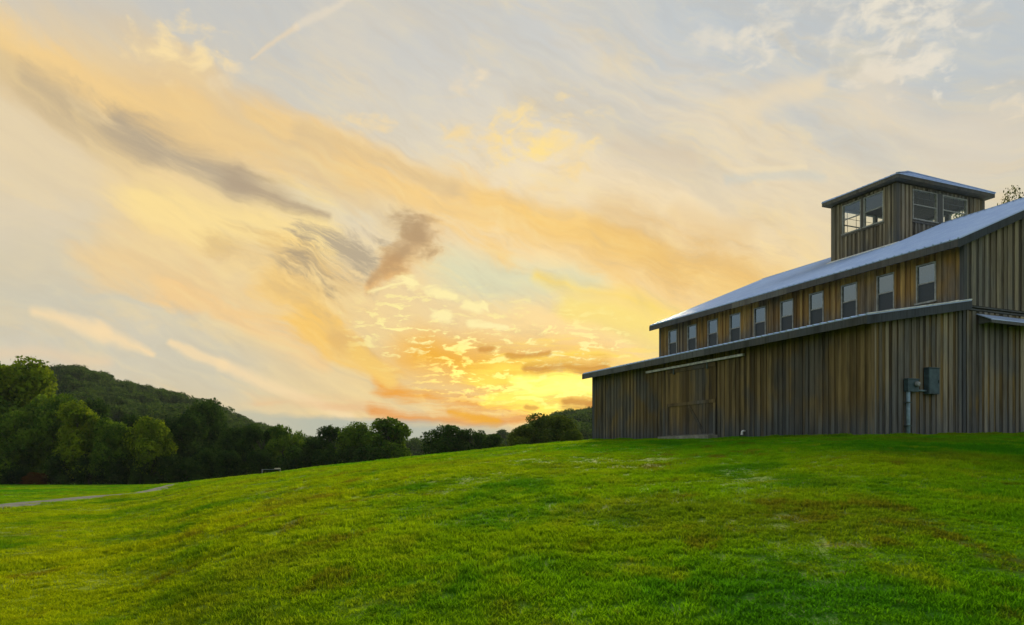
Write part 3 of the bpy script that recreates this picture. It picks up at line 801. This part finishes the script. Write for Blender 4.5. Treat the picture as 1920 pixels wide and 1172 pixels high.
# corner boards
def corner(wall, a0, a1, z0, z1, n1=.075, mat='trim', zt1=None):
    mb = MB(); wall.hexa(mb, a0, a1, .0, n1, z0, z1, z0, zt1 if zt1 else z1); mb.build('corner_board', M[mat], barn)
corner(end, LX-.05, LX+.09, GROUND_B, lean_z(LX)-.16, .06, 'batten_low'); corner(end, -.34, -.20, GROUND_B, lean_z(-.34)-.17, .085); corner(end, -.13, .01, GROUND_B, lean_z(-.13)-.17, .085)
corner(low, -.062, .07, GROUND_B, lean_z(LX)-.2, .058, 'batten_low'); corner(low, LEN-.26, LEN-.08, GROUND_B, lean_z(LX)-.2, .058)
corner(side, -.055, .09, lean_z(0)+.02, 7.12, .058); corner(side, LEN-.1, LEN+.04, lean_z(0)+.02, 7.12, .058)
corner(end, -.05, .11, SPLIT+.17, 7.22, .06)
# --- hidden walls: back, far gable, far lean-to end
mb = MB(); w_ = Wall('+x', WID); panels(mb, w_, .0, LEN, -.04, .0, GROUND_B, WT(7.22), [(t-.385, t+.385, 5.44, 6.82) for t in win_t]); mb.build('back_wall', M['wood_grey'], barn)
mb = MB(); w_ = Wall('+y', LEN); panels(mb, w_, .0, WID, -.04, .0, GROUND_B, gtop, []); panels(mb, w_, LX, -.002, .05, .06, GROUND_B, lambda a: lean_z(a)-.12, []); mb.build('far_gable_wall', M['wood_grey'], barn)
# --- roofs: ribbed sheets
def ribbed(name, edge, up, length, slope_len, rib=.305, th=.03, mat='roof'):
    """edge: start at the eave corner, direction along the eave, direction up the slope (unit), barn coordinates"""
    mb = MB(); o, da = edge; nrm = Vector(da).cross(Vector(up)).normalized()
    if nrm.z < 0: nrm = -nrm
    o, da, up = Vector(o), Vector(da), Vector(up)
    pt = lambda a, s, n: tuple(o+da*a+up*s+nrm*n)
    mb.hexa([pt(a, s, n) for a in (0, length) for s in (0, slope_len) for n in (-th, 0)])
    k = int(length/rib)
    for i in range(k+1):
        a = min(i*rib, length-.05); w0, w1, h = .040, .020, .036
        mb.hexa([pt(a+.025+sg*w, s, n) for sg in (-1, 1) for s in (-.012, slope_len) for n, w in ((0.001, w0), (h, w1))])
    return mb.build(name, M[mat], barn)
OVU = .25
sl = math.hypot(1, PITCH); upv = (1/sl, 0, PITCH/sl); L_s = (RIDGE_X-EAVE_X)*sl
ribbed('roof_sheet', ((EAVE_X, -OVU, ZL(EAVE_Z)), (0, 1, 0)), upv, LEN+2*OVU, L_s)
ribbed('roof_sheet', ((WID-EAVE_X, -OVU, ZL(EAVE_Z)), (0, 1, 0)), (-1/sl, 0, PITCH/sl), LEN+2*OVU, L_s)
mb = MB(); mb.bar((RIDGE_X, -OVU-.01, ZL(roof_z(RIDGE_X))+.012), (RIDGE_X, LEN+OVU+.01, ZL(roof_z(RIDGE_X))+.012), .16, .03); mb.build('ridge_cap', M['roof'], barn)
ls = math.hypot(1, LPITCH)
LOV = .30
ribbed('lean_to_roof', ((LEAVE, -LOV, ZL(LZ0)), (0, 1, 0)), (1/ls, 0, LPITCH/ls), LEN+2*LOV-.05, (0-LEAVE)*ls)
# soffits, fascias, rakes
def slab(name, pts8, mat):
    mb = MB(); mb.hexa(pts8); return mb.build(name, M[mat], barn)
def plank_run(name, x, y0, y1, z0, z1, th, mat='trim', n=4, seed=0):
    """a fascia made of a few lengths butted end to end"""
    rr = random.Random(seed); c = [y0]+sorted(y0+(y1-y0)*(i+rr.uniform(-.2, .2))/n for i in range(1, n))+[y1]
    for a, b in zip(c, c[1:]):
        mb = MB(); mb.box(x-th-rr.uniform(0, .004), x, a+.003, b-.003, ZL(z0)+rr.uniform(-.006, .006), ZL(z1)); mb.build(name, M[mat], barn)
plank_run('fascia_board', EAVE_X+.02, -OVU+.01, LEN+OVU-.01, 6.96, 7.205, .03, n=5, seed=1)
plank_run('fascia_board', LEAVE+.02, -LOV+.01, LEN+LOV-.06, 4.09, 4.345, .03, n=5, seed=2)
slab('soffit', [(x, y, ZL(z)) for x in (EAVE_X+.025, -.06) for y in (-OVU+.02, LEN+OVU-.02) for z in (7.0+(.0 if x < -.3 else .19), 7.02+(.0 if x < -.3 else .19))], 'sheath')
slab('soffit', [(x, y, ZL(z)) for x in (LEAVE+.025, LX-.06) for y in (-LOV+.02, LEN+LOV-.07) for z in (4.22+(x-LEAVE)*LPITCH, 4.24+(x-LEAVE)*LPITCH)], 'sheath')
for i in range(30):                         # rafter tails under the lean-to eave
    y = .15+i*.6
    mb = MB(); mb.hexa([(x, y+d, ZL(z)) for x in (LEAVE+.03, LX-.055) for d in (0, .045) for z in (4.10+(x-LEAVE)*LPITCH, 4.215+(x-LEAVE)*LPITCH)]); mb.build('rafter_tail', M['sheath'], barn)
def rake(xa, xb, zf, y, depth, th, name='rake_board', mat='trim_shaded', drop=.035):
    slab(name, [(x, yy, ZL(zf(x)-d)) for x in (xa, xb) for yy in (y, y+th) for d in (depth+drop, drop)], mat)
rake(EAVE_X-.012, 4.0, roof_z, -OVU+.0, .27, .03); rake(4.01, RIDGE_X, roof_z, -OVU, .27, .03); rake(RIDGE_X+.002, WID-EAVE_X, roof_z, -OVU, .27, .03)
rake(EAVE_X-.012, RIDGE_X, roof_z, LEN+OVU-.03, .25, .03); rake(RIDGE_X+.002, WID-EAVE_X, roof_z, LEN+OVU-.03, .25, .03)
rake(LEAVE-.012, 0.015, lean_z, -LOV, .27, .03); rake(LEAVE-.012, 0.0, lean_z, LEN+LOV-.085, .24, .03)
slab('soffit', [(x, yy, ZL(roof_z(x)-d)) for x in (EAVE_X+.03, RIDGE_X) for yy in (-OVU+.035, -.055) for d in (.10, .07)], 'sheath')
slab('soffit', [(x, yy, ZL(lean_z(x)-d)) for x in (LEAVE+.03, -.01) for yy in (-LOV+.035, -.06) for d in (.10, .07)], 'sheath')
slab('metal_edge', [(x, yy, ZL(lean_z(x)+d)) for x in (LEAVE, .01) for yy in (-LOV-.02, -LOV+.05) for d in (.002, .03)], 'flash')
slab('metal_edge', [(x, yy, ZL(lean_z(0)+d)) for x in (-.09, -.056) for yy in (0.1, LEN-.1) for d in (.01, .07)], 'flash')
# --- pent roof over the gable door
aw = [(x, yy, ZL(z)) for x in (.62, 6.6) for yy, zz in ((-.55, 4.60), (-.02, 4.86)) for z in (zz-.03, zz)]
slab('awning_sheet', aw, 'roof')
slab('awning_fascia', [(x, yy, ZL(z)) for x in (.64, 6.58) for yy in (-.545, -.52) for z in (4.47, 4.565)], 'trim')
for x in (.7, 2.2, 3.7, 5.2, 6.5):
    slab('awning_bracket', [(x+d, yy, ZL(z)) for d in (0, .05) for yy, zz in ((-.515, 4.50), (-.055, 4.50)) for z in (zz, zz+(.06 if yy < -.3 else .30))], 'trim')
# --- sliding door with track
mb = MB(); low.hexa(mb, 5.72, 12.35, .06, .17, 3.86, 3.95); mb.build('door_track', M['track'], barn)
DU0, DU1 = 7.38, 10.72
mb = MB(); low.hexa(mb, DU0, DU1, .07, .085, .72, 3.85); door = mb.build('sliding_door', M['sheath'], barn)
k = 15; p = (DU1-DU0)/k
for i in range(k):
    board('board', low, door, DU0+i*p+.006, DU0+(i+1)*p-.006, .087, .108, .74+rb.uniform(-.01, .015), 3.83, 3.83, M['wood_low'])
def dpiece(name, *h):
    m = MB(); low.hexa(m, *h); m.build(name, M['batten_low'], door)
dpiece('rail', DU0+.02, DU1-.02, .11, .14, 2.18, 2.32); dpiece('rail', DU0+.02, DU1-.02, .11, .14, .78, .92); dpiece('rail', DU0+.02, DU1-.02, .11, .14, 3.66, 3.82)
dpiece('stile', 8.02, 8.14, .112, .142, .93, 2.17); dpiece('stile', DU0+.02, DU0+.14, .112, .142, .93, 2.17); dpiece('stile', DU1-.14, DU1-.02, .112, .142, .93, 2.17)
mb = MB(); mb.bar(low.p(9.15, .13, 2.16), low.p(8.16, .13, 1.0), .13, .03, (1, 0, 0)); mb.v = mb.v; mb.build('brace', M['batten_low'], door)
for a in (7.9, 10.2):
    mb = MB(); low.hexa(mb, a-.04, a+.04, .11, .16, 3.60, 3.96); mb.build('door_hanger', M['dullmetal'], door)
mb = MB(); low.hexa(mb, DU0-.05, DU1+.1, .06, .55, .40, .86); mb.build('door_sill', M['concrete'], barn)
# --- cupola
CX0, CX1, CY0, CY1, CT = 4.65, 10.39, 6.37, 9.90, 12.06
cf = {'-x': Wall('-x', CX0), '+x': Wall('+x', CX1), '-y': Wall('-y', CY0), '+y': Wall('+y', CY1)}
h_side = [(7.00, 8.06, 10.56, 11.94), (8.22, 9.28, 10.56, 11.94)]
h_end = [(5.62, 7.20, 10.60, 11.94), (7.56, 9.22, 10.60, 11.94)]
h_far = [(4.95, 7.44, 10.60, 12.0), (7.56, 10.1, 10.60, 12.0)]
cup = MB()
for fc in ('-x', '+x'): panels(cup, cf[fc], CY0, CY1, -.05, -.002, 9.2, WT(CT), h_side)
for fc in ('-y', '+y'): panels(cup, cf[fc], CX0+.001, CX1-.001, -.048, -.003, 9.2, WT(CT), h_end if fc == '-y' else h_far)
cupola = cup.build('cupola_wall', M['inside'], barn)
for fc in ('-x', '+x'): siding(cf[fc], cupola, CY0+.1, CY1-.1, 9.3, WT(CT), h_side, M['wood_grey'], M['batten_grey'], pitch=.24, bw=.12, seed=8)
for fc in ('-y', '+y'): siding(cf[fc], cupola, CX0+.1, CX1-.1, 9.3, WT(CT), h_end if fc == '-y' else h_far, M['wood_grey'], M['batten_grey'], pitch=.26, bw=.13, seed=9, zb_f=lambda a: roof_z(a)-.3)
for fc, hs, g in (('-x', h_side, None), ('+x', h_side, (3, 2)), ('-y', h_end, (4, 2)), ('+y', h_far, (4, 2))):
    for h in hs: window(cf[fc], *h, barn, M['mirror' if fc == '-x' else 'glass'], M['glass'], g, (g[0], 2) if fc[0] == '+' else None)
for fc, a0, a1 in (('-x', CY0-.055, CY0+.11), ('-x', CY1-.11, CY1+.055), ('-y', CX0-.05, CX0+.11), ('-y', CX1-.11, CX1+.05)):
    mb = MB(); cf[fc].hexa(mb, a0, a1, .003 if fc == '-y' else .0, .066 if fc == '-y' else .063, 9.3, CT-.01); mb.build('corner_board', M['trim'], barn)
for fc, c in (('-x', 8.14), ('-y', 7.38)):
    mb = MB(); w = .08 if fc == '-x' else .18; cf[fc].hexa(mb, c-w, c+w, .0, .058, 10.5 if fc == '-x' else 10.55, 11.96); mb.build('mullion', M['trim'], barn)
    mb = MB(); hs = h_side if fc == '-x' else h_end; cf[fc].hexa(mb, hs[0][0]-.05, hs[1][1]+.05, .0, .07, 10.44, 10.53); mb.build('sill_board', M['trim'], barn)
OV = .36; ex0, ex1, ey0, ey1 = CX0-OV, CX1+OV, CY0-OV, CY1+OV; EZ, AZ = 12.34, 13.62
mb = MB(); mb.box(CX0-.02, CX1+.02, CY0-.02, CY1+.02, ZL(CT)+.01, ZL(CT)+.05); mb.build('cupola_ceiling', M['inside'], barn)
mb = MB(); mb.box(ex0+.03, ex1-.03, ey0+.03, ey1-.03, ZL(12.155), ZL(12.175)); mb.build('cupola_soffit', M['trim'], barn)
apx = ((CX0+CX1)/2, (CY0+CY1)/2, ZL(AZ)); e4 = [(ex0, ey0), (ex1, ey0), (ex1, ey1), (ex0, ey1)]
v = [(x, y, ZL(EZ)) for x, y in e4]+[apx]+[(x, y, ZL(EZ)-.025) for x, y in e4]
f = [(0, 1, 4), (1, 2, 4), (2, 3, 4), (3, 0, 4), (5, 8, 7, 6)]+[(i, 5+i, 5+(i+1) % 4, (i+1) % 4) for i in range(4)]
cmb = MB(); cmb.v = v; cmb.f = f
A_ = Vector(apx)
for i in range(4):                          # ribs running up each hip face
    p, q = Vector(v[i]), Vector(v[(i+1) % 4]); L_ = (q-p).length; n = int(L_/.3); nn = (q-p).cross(A_-p).normalized(); nn = nn if nn.z > 0 else -nn
    foot = p + (q-p)*((A_-p).dot(q-p)/L_**2); h = (A_-foot)
    for j in range(n+1):
        s = .05+(L_-.1)*j/n; base = p+(q-p)*(s/L_); mid = (foot-p).length
        k_ = s/mid if s < mid else (L_-s)/(L_-mid)
        if k_ > .06: cmb.bar(base-h.normalized()*.012+nn*.012, base+h*(k_*.98)+nn*.012, .04, .024, nn)
cmb.build('cupola_roof', M['roof'], barn)
for x0, x1, y0, y1 in ((ex0+.01, ex0+.04, ey0+.01, ey1-.01), (ex1-.04, ex1-.01, ey0+.01, ey1-.01), (ex0+.042, ex1-.042, ey0+.012, ey0+.042), (ex0+.042, ex1-.042, ey1-.042, ey1-.012)):
    mb = MB(); mb.box(x0, x1, y0, y1, ZL(12.15), ZL(EZ)-.03); mb.build('cupola_fascia', M['trim'], barn)
for i in range(4):
    mb = MB(); mb.bar(Vector(v[i])+Vector((0, 0, .02)), A_+Vector((0, 0, .02)), .16, .03); mb.build('hip_cap', M['roof'], barn)
slab('flashing', [(x, y, ZL(roof_z(x)+d)) for x in (CX0-.42, CX0-.07) for y in (CY0-.2, CY1+.02) for d in (.03, .062)], 'flash')

# ------------------------------------------------------------------ things on and by the barn walls
def local_thing(name, label, cat, lx, ly, z, rz=0.0):
    p = barn.matrix_basis @ Vector((lx, ly, ZL(z))); o = empty(name, p, BA+rz); return tag(o, label, cat)
me_ = local_thing('electric_meter', 'blue-grey electric meter box with round dial on the barn end wall, conduit below', 'meter', -2.6, -.055, .50)
z0 = lambda z: z-.50
mb = MB(); mb.box(-.31, .18, -.16, 0, z0(2.07), z0(2.46)); mb.v[0] = mb.v[0]; mb.build('meter_box', M['box'], me_)
mb = MB(); mb.box(-.33, .20, -.18, 0.0, z0(2.462), z0(2.49)); mb.build('box_lid', M['box'], me_)
mb = MB(); mb.tube([(.06, -.15, z0(2.31)), (.06, -.22, z0(2.31)), (.06, -.26, z0(2.31)), (.06, -.27, z0(2.31))], [.085, .085, .072, .045], 18); mb.build('meter_dial', M['meter'], me_, False)
mb = MB(); mb.tube([(.06, -.161, z0(2.31)), (.06, -.178, z0(2.31))], .10, 18); mb.build('dial_ring', M['dullmetal'], me_)
mb = MB(); mb.tube([(-.22, -.09, z0(.25)), (-.22, -.09, z0(2.075))], .06, 12); mb.build('conduit', M['pipe'], me_, True)
for zz in (.95, 1.7):
    mb = MB(); mb.box(-.31, -.13, -.155, 0.0, z0(zz), z0(zz)+.035); mb.build('conduit_strap', M['dullmetal'], me_)
pn = local_thing('electrical_panel', 'tall blue-grey electrical cabinet hung on the barn end wall beside the meter', 'cabinet', -1.67, -.055, 2.0)
mb = MB(); mb.box(-.31, .20, -.17, 0, .02, .86); mb.build('cabinet_body', M['box'], pn)
mb = MB(); mb.box(-.295, .185, -.185, -.171, .05, .83); mb.build('cabinet_door', M['box'], pn)
mb = MB(); mb.box(-.33, .22, -.20, 0.0, .861, .885); mb.build('rain_hood', M['box'], pn)
mb = MB(); mb.box(.13, .16, -.205, -.186, .38, .48); mb.build('latch', M['dullmetal'], pn)
mb = MB(); mb.tube([(-.76, -.07, .12), (-.31, -.07, .12)], .03, 10); mb.build('conduit', M['pipe'], pn, True)
pv = local_thing('pipe_elbow', 'short white plastic pipe elbow low on the long barn wall past the door', 'pipe', LX-.05, 5.72, .66)
mb = MB(); mb.tube([(0, 0, .30), (-.09, 0, .305), (-.13, 0, .29), (-.15, 0, .25), (-.152, 0, .20)], .038, 12); mb.build('pipe', M['white'], pv, True)
mb = MB(); mb.tube([(-.152, 0, .205), (-.152, 0, .15)], .047, 12); mb.build('collar', M['white'], pv, True)

# small frame showing over the crest
gx_, gy_ = at(508, 46); fr = empty('metal_frame', (gx_, gy_, gz(gx_, gy_)), R(20)); tag(fr, 'low grey metal frame with pale board on the crest before the dark trees', 'frame')
top = EYE + (HY-880.5)/F*46 - gz(gx_, gy_)
for sx in (-.52, .52):
    for sy in (-.35, .35):
        mb = MB(); mb.tube([(sx, sy, -.1), (sx, sy, top)], .028, 8); mb.build('leg', M['dullmetal'], fr, True)
mb = MB()
for sy in (-.35, .35): mb.tube([(-.54, sy, top), (.54, sy, top)], .02, 8)
for sx in (-.52, .52): mb.tube([(sx, -.35, top), (sx, .35, top)], .02, 8)
mb.build('top_rail', M['dullmetal'], fr, True)
mb = MB(); mb.box(.22, .56, -.4, .4, top+.03, top+.085); mb.build('board', M['palewood'], fr)

# ------------------------------------------------------------------ trees
def crown_mesh(seed, cards, leaf, kind='round', lobes=26):
    r = np.random.default_rng(seed); L = []
    for i in range(lobes):
        if kind == 'round':
            z = r.uniform(.24, .90); rad = .30*math.sqrt(max(.05, 1-((z-.52)/.46)**2)); lr = r.uniform(.10, .19)
        elif kind == 'tall':
            z = r.uniform(.18, .93); rad = .22*math.sqrt(max(.04, 1-((z-.48)/.50)**2)); lr = r.uniform(.08, .14)
        elif kind == 'spread':
            z = r.uniform(.36, .88); rad = .40*math.sqrt(max(.05, 1-((z-.55)/.40)**2)); lr = r.uniform(.08, .14)
        elif kind == 'bush':
            z = r.uniform(.05, .80); rad = .46*math.sqrt(max(.05, 1-(z/.95)**2)); lr = r.uniform(.14, .24)
        else:  # sparse
            z = r.uniform(.30, .95); rad = .26*math.sqrt(max(.04, 1-((z-.58)/.44)**2)); lr = r.uniform(.045, .085)
        a = r.uniform(0, 2*math.pi); q = rad*math.sqrt(r.uniform(.1, 1.0)); L.append((q*math.cos(a), q*math.sin(a), z, lr))
    L = np.array(L); w = L[:, 3]**2; idx = r.choice(len(L), cards, p=w/w.sum()); l = L[idx]
    d = r.normal(size=(cards, 3)); d[:, 2] += .25; d /= np.linalg.norm(d, axis=1)[:, None]
    rad = l[:, 3]*(1.12-.5*r.uniform(0, 1, cards)**1.7) * (1+.16*np.sin(d[:, 0]*7+l[:, 0]*40)*np.sin(d[:, 2]*6+d[:, 1]*5))
    c = l[:, :3]+d*rad[:, None]*np.array([1, 1, .85])
    n = d+r.normal(size=(cards, 3))*.65; n /= np.linalg.norm(n, axis=1)[:, None]
    t = np.cross(n, r.normal(size=(cards, 3))); t /= np.linalg.norm(t, axis=1)[:, None]; b = np.cross(n, t)
    s = leaf*r.uniform(.55, 1.25, cards)[:, None]
    v = np.stack([c-t*s*.55, c-b*s*r.uniform(.25, .5, (cards, 1)), c+t*s*.6, c+b*s*r.uniform(.25, .55, (cards, 1))], 1).reshape(-1, 3)
    me = bpy.data.meshes.new('crown'); i = np.arange(cards)*4
    me.from_pydata(v.tolist(), [], np.stack([i, i+1, i+2, i+3], -1).tolist()); me.materials.append(M['leaf'])
    return me, L
def trunk_mesh(seed, L, kind):
    r = random.Random(seed); mb = MB(); top = .72 if kind != 'bush' else .4; n = 7
    pts = [(r.uniform(-.012, .012)*i, r.uniform(-.012, .012)*i, -.02+top*i/n) for i in range(n+1)]
    r0 = .020 if kind in ('sparse', 'bush') else .026
    mb.tube(pts, [r0*(1.35 if i == 0 else 1)*(1-.82*i/n) for i in range(n+1)], 7)
    for l in L[::2 if kind != 'sparse' else 1]:
        k = min(n-1, max(1, int((l[2]-.16)/top*n))) if l[2]-.16 > 0 else 1
        p = Vector(pts[k]); q = Vector(l[:3]); mid = p.lerp(q, .5)+Vector((0, 0, .03))
        mb.tube([p, mid, q], [r0*.42*(1-.6*k/n), r0*.26, r0*.08], 5, False)
    return mesh_from('trunk', mb.v, mb.f, M['bark'], True)
VAR = {}
def variant(kind, i, cards, leaf, lobes):
    c, L = crown_mesh(100+i*7+hash_kind[kind]*50, cards, leaf, kind, lobes); VAR.setdefault(kind, []).append((c, trunk_mesh(i, L, kind)))
hash_kind = {'round': 1, 'tall': 2, 'spread': 3, 'bush': 4, 'sparse': 5}
for i in range(4): variant('round', i, 15000, .033, 26)
for i in range(2): variant('tall', i, 12000, .031, 26)
for i in range(3): variant('spread', i, 10000, .032, 32)
for i in range(3): variant('bush', i, 8000, .052, 24)
for i in range(2): variant('sparse', i, 4200, .013, 40)

rt = random.Random(9)
def tree(px, top_y, Y, width_px, kind, i, tint, label, group=None, name=None, cat='tree'):
    x, y = at(px, Y); g = gz(x, y); h = EYE+(HY-top_y)/F*Y-g
    w = width_px/F*Y
    base_w = {'round': .84, 'tall': .66, 'spread': 1.0, 'bush': 1.25, 'sparse': .62}[kind]
    s = w/base_w
    root = empty(name or {'bush': 'shrub', 'sparse': 'sparse_tree'}.get(kind, 'leafy_tree'), (x, y, g-.05), rt.uniform(0, 6.28))
    root.scale = (s, s, h)
    c, t = VAR[kind][i % len(VAR[kind])]
    k = bpy.data.objects.new('trunk', t); link(k, root)
    k = bpy.data.objects.new('crown', c); link(k, root); k.color = (*tint, 1)
    return tag(root, label, cat, group)
YG, GN, DK, BR, RD = (2.7, 2.15, .6), (1.75, 1.7, .95), (.60, .70, .80), (1.25, 1.05, .8), (1.5, .38, .5)  # crown colours; sunlit and shaded look is put into the pale and dark ones
TREES = [
 (-60, 668, 100, 200, 'round', 0, GN, 'tall green tree cut off by the picture edge, before the tallest yellow-green tree'),
 (38, 684, 104, 170, 'round', 1, YG, 'tallest yellow-green tree above the dark red shrub at the meadow edge'),
 (20, 770, 94, 110, 'round', 2, GN, 'lower olive tree in front of the tallest tree at the meadow edge'),
 (98, 738, 96, 110, 'round', 3, GN, 'rounded mid-green tree next after the tallest yellow-green one'),
 (150, 752, 93, 96, 'tall', 0, YG, 'narrow yellow-tipped tree below the bump in the wooded ridge'),
 (168, 750, 110, 120, 'round', 0, DK, 'dark round tree rising behind the narrow yellow-tipped tree'),
 (208, 790, 92, 80, 'round', 1, GN, 'small bright-tipped tree between the narrow tree and the golden tree'),
 (238, 776, 104, 100, 'round', 2, DK, 'dark tree standing behind the golden tree'),
 (282, 782, 92, 92, 'round', 3, YG, 'golden-green rounded tree where the meadow edge meets the rising hill'),
 (352, 778, 100, 110, 'round', 1, DK, 'broad dark tree just past the golden-green one'),
 (392, 752, 112, 110, 'round', 0, DK, 'tall dark tree reaching up to the wooded ridge'),
 (440, 800, 100, 96, 'round', 2, DK, 'low dark tree below the end of the wooded ridge'),
 (486, 789, 98, 90, 'spread', 0, DK, 'dark tree with a ragged top behind the small metal frame'),
 (533, 791, 96, 84, 'spread', 1, GN, 'open-branched tree with feathery top past the metal frame'),
 (585, 818, 100, 80, 'round', 3, DK, 'low dark tree filling the dip in the treeline'),
 (628, 796, 96, 84, 'spread', 2, DK, 'tree with see-through crown before the tall square-topped tree'),
 (668, 798, 94, 100, 'round', 1, GN, 'mid-height green tree crowded against the tall square-topped tree'),
 (724, 784, 92, 104, 'tall', 1, GN, 'tall square-topped tree ending the long treeline at the gap'),
 (690, 830, 88, 90, 'bush', 0, DK, 'bushy growth at the foot of the tall square-topped tree'),
 (838, 796, 88, 108, 'round', 2, DK, 'dark rounded tree alone after the gap in the treeline'),
 (884, 800, 90, 84, 'spread', 0, DK, 'airy tree joined to the lone dark rounded tree'),
 (916, 813, 87, 62, 'round', 3, DK, 'small tree ending the lone clump after the gap'),
 (985, 797, 92, 80, 'spread', 2, BR, 'thin-topped tree beside the brownish tree near the barn'),
 (1030, 776, 90, 108, 'round', 0, BR, 'brownish round tree under the sunset glow near the barn'),
 (962, 818, 86, 84, 'bush', 1, BR, 'low bushy tree in front of the thin-topped tree near the barn'),
 (1074, 804, 84, 50, 'round', 2, BR, 'small round tree just short of the barn corner'),
 (1100, 822, 80, 34, 'bush', 2, GN, 'low shrub right against the barn corner on the crest'),
]
for a in TREES: tree(*a, group='trees along the far edge of the meadow')
# understorey along the meadow edge; dark tint paints the shade at tree bases
for i, (px, ty, Y, w, lab) in enumerate([
 (-20, 850, 93, 80, 'dark shrub at the picture edge in front of the tall trees'), (30, 862, 92, 60, 'dark shrub between the picture edge and the red shrub'),
 (112, 846, 92, 64, 'dark shrub next to the red shrub, under the rounded tree'), (165, 850, 92, 60, 'dark shrub under the narrow yellow-tipped tree'),
 (215, 846, 91, 60, 'dark shrub under the small bright-tipped tree'), (262, 852, 91, 50, 'dark shrub under the golden-green tree'),
 (318, 848, 92, 64, 'dark shrub after the golden-green tree at the meadow end'), (372, 840, 92, 74, 'dark shrub filling the foot of the broad dark tree'),
 (430, 838, 92, 74, 'dark shrub filling the foot of the low dark tree'), (490, 838, 92, 74, 'dark shrub behind the small metal frame'),
 (548, 834, 92, 74, 'dark shrub under the open-branched tree'), (605, 836, 92, 74, 'dark shrub below the dip in the treeline'), (650, 832, 92, 60, 'dark shrub under the see-through tree')]):
    tree(px, ty, Y, w, 'bush', i, DK, lab, 'shrubs at the foot of the treeline', 'shrub', 'shrub')
tree(66, 884, 91, 54, 'bush', 1, RD, 'dark red shrub at the meadow edge under the trees', None, 'shrub', 'shrub')
# trees beyond the barn whose tops clear the ridge
tree(1899, 344, 52, 150, 'sparse', 0, (1.3, .9, .7), 'thin treetop with few leaves rising over the barn roof ridge', 'trees behind the barn')
tree(1775, 372, 50, 150, 'sparse', 1, (1.0, 1.0, .8), 'leafy branches seen through the cupola windows', 'trees behind the barn')

# wooded hills
def build_forest():
    r = np.random.default_rng(21); P = []
    for a0, a1, d0, d1, dens in ((-.80, -.28, 126, 240, .014), (-.80, -.28, 240, 470, .020), (-.30, .06, 260, 620, .010), (.02, .14, 220, 520, .018), (.14, .80, 300, 520, .006)):
        n = int((a1-a0)*(d1*d1-d0*d0)/2*dens); a = r.uniform(a0, a1, n); d = np.sqrt(r.uniform(d0*d0, d1*d1, n))
        keep = d*np.cos(a) < np.interp(a, *T_HD)*1.05
        P.append(np.stack([d*np.sin(a), d*np.cos(a)], -1)[keep])
    P = np.vstack(P); n = len(P); h = np.where(np.hypot(P[:, 0], P[:, 1]) < 240, r.uniform(6.0, 9.0, n), r.uniform(8.0, 13.5, n))
    pts = np.stack([P[:, 0], P[:, 1], ground(P[:, 0], P[:, 1], False)-.8], -1)
    w = h*r.uniform(.85, 1.25, n)
    scl = np.stack([w, w, h], -1).astype(np.float32); rot = np.zeros((n, 3), np.float32); rot[:, 2] = r.uniform(0, 6.28, n)
    protos = []
    for i in range(5):
        c, L = crown_mesh(300+i, 2600, .058, 'bush' if i < 3 else 'round', 14); protos.append(c)
    o = scatter('forest', pts, rot, scl, r.integers(0, 5, n).astype(np.int32), protos, M['leaf'])
    tag(o, 'distant woods covering the hills beyond the treeline', 'forest', None, 'stuff'); print('forest', n)
build_forest()

# ------------------------------------------------------------------ evening haze
def build_haze():
    m, t, out = new_mat('evening_haze')
    vs = t.nodes.new('ShaderNodeVolumePrincipled'); vs.inputs['Color'].default_value = (.82, .90, .94, 1); vs.inputs['Density'].default_value = .00010
    vs.inputs['Anisotropy'].default_value = 0.0
    t.links.new(vs.outputs[0], out.inputs['Volume'])
    mb = MB(); mb.box(-620, 620, -60, 660, -25, 60); o = mb.build('haze', m); tag(o, 'thin evening haze over the valley', 'haze', None, 'stuff')
build_haze()
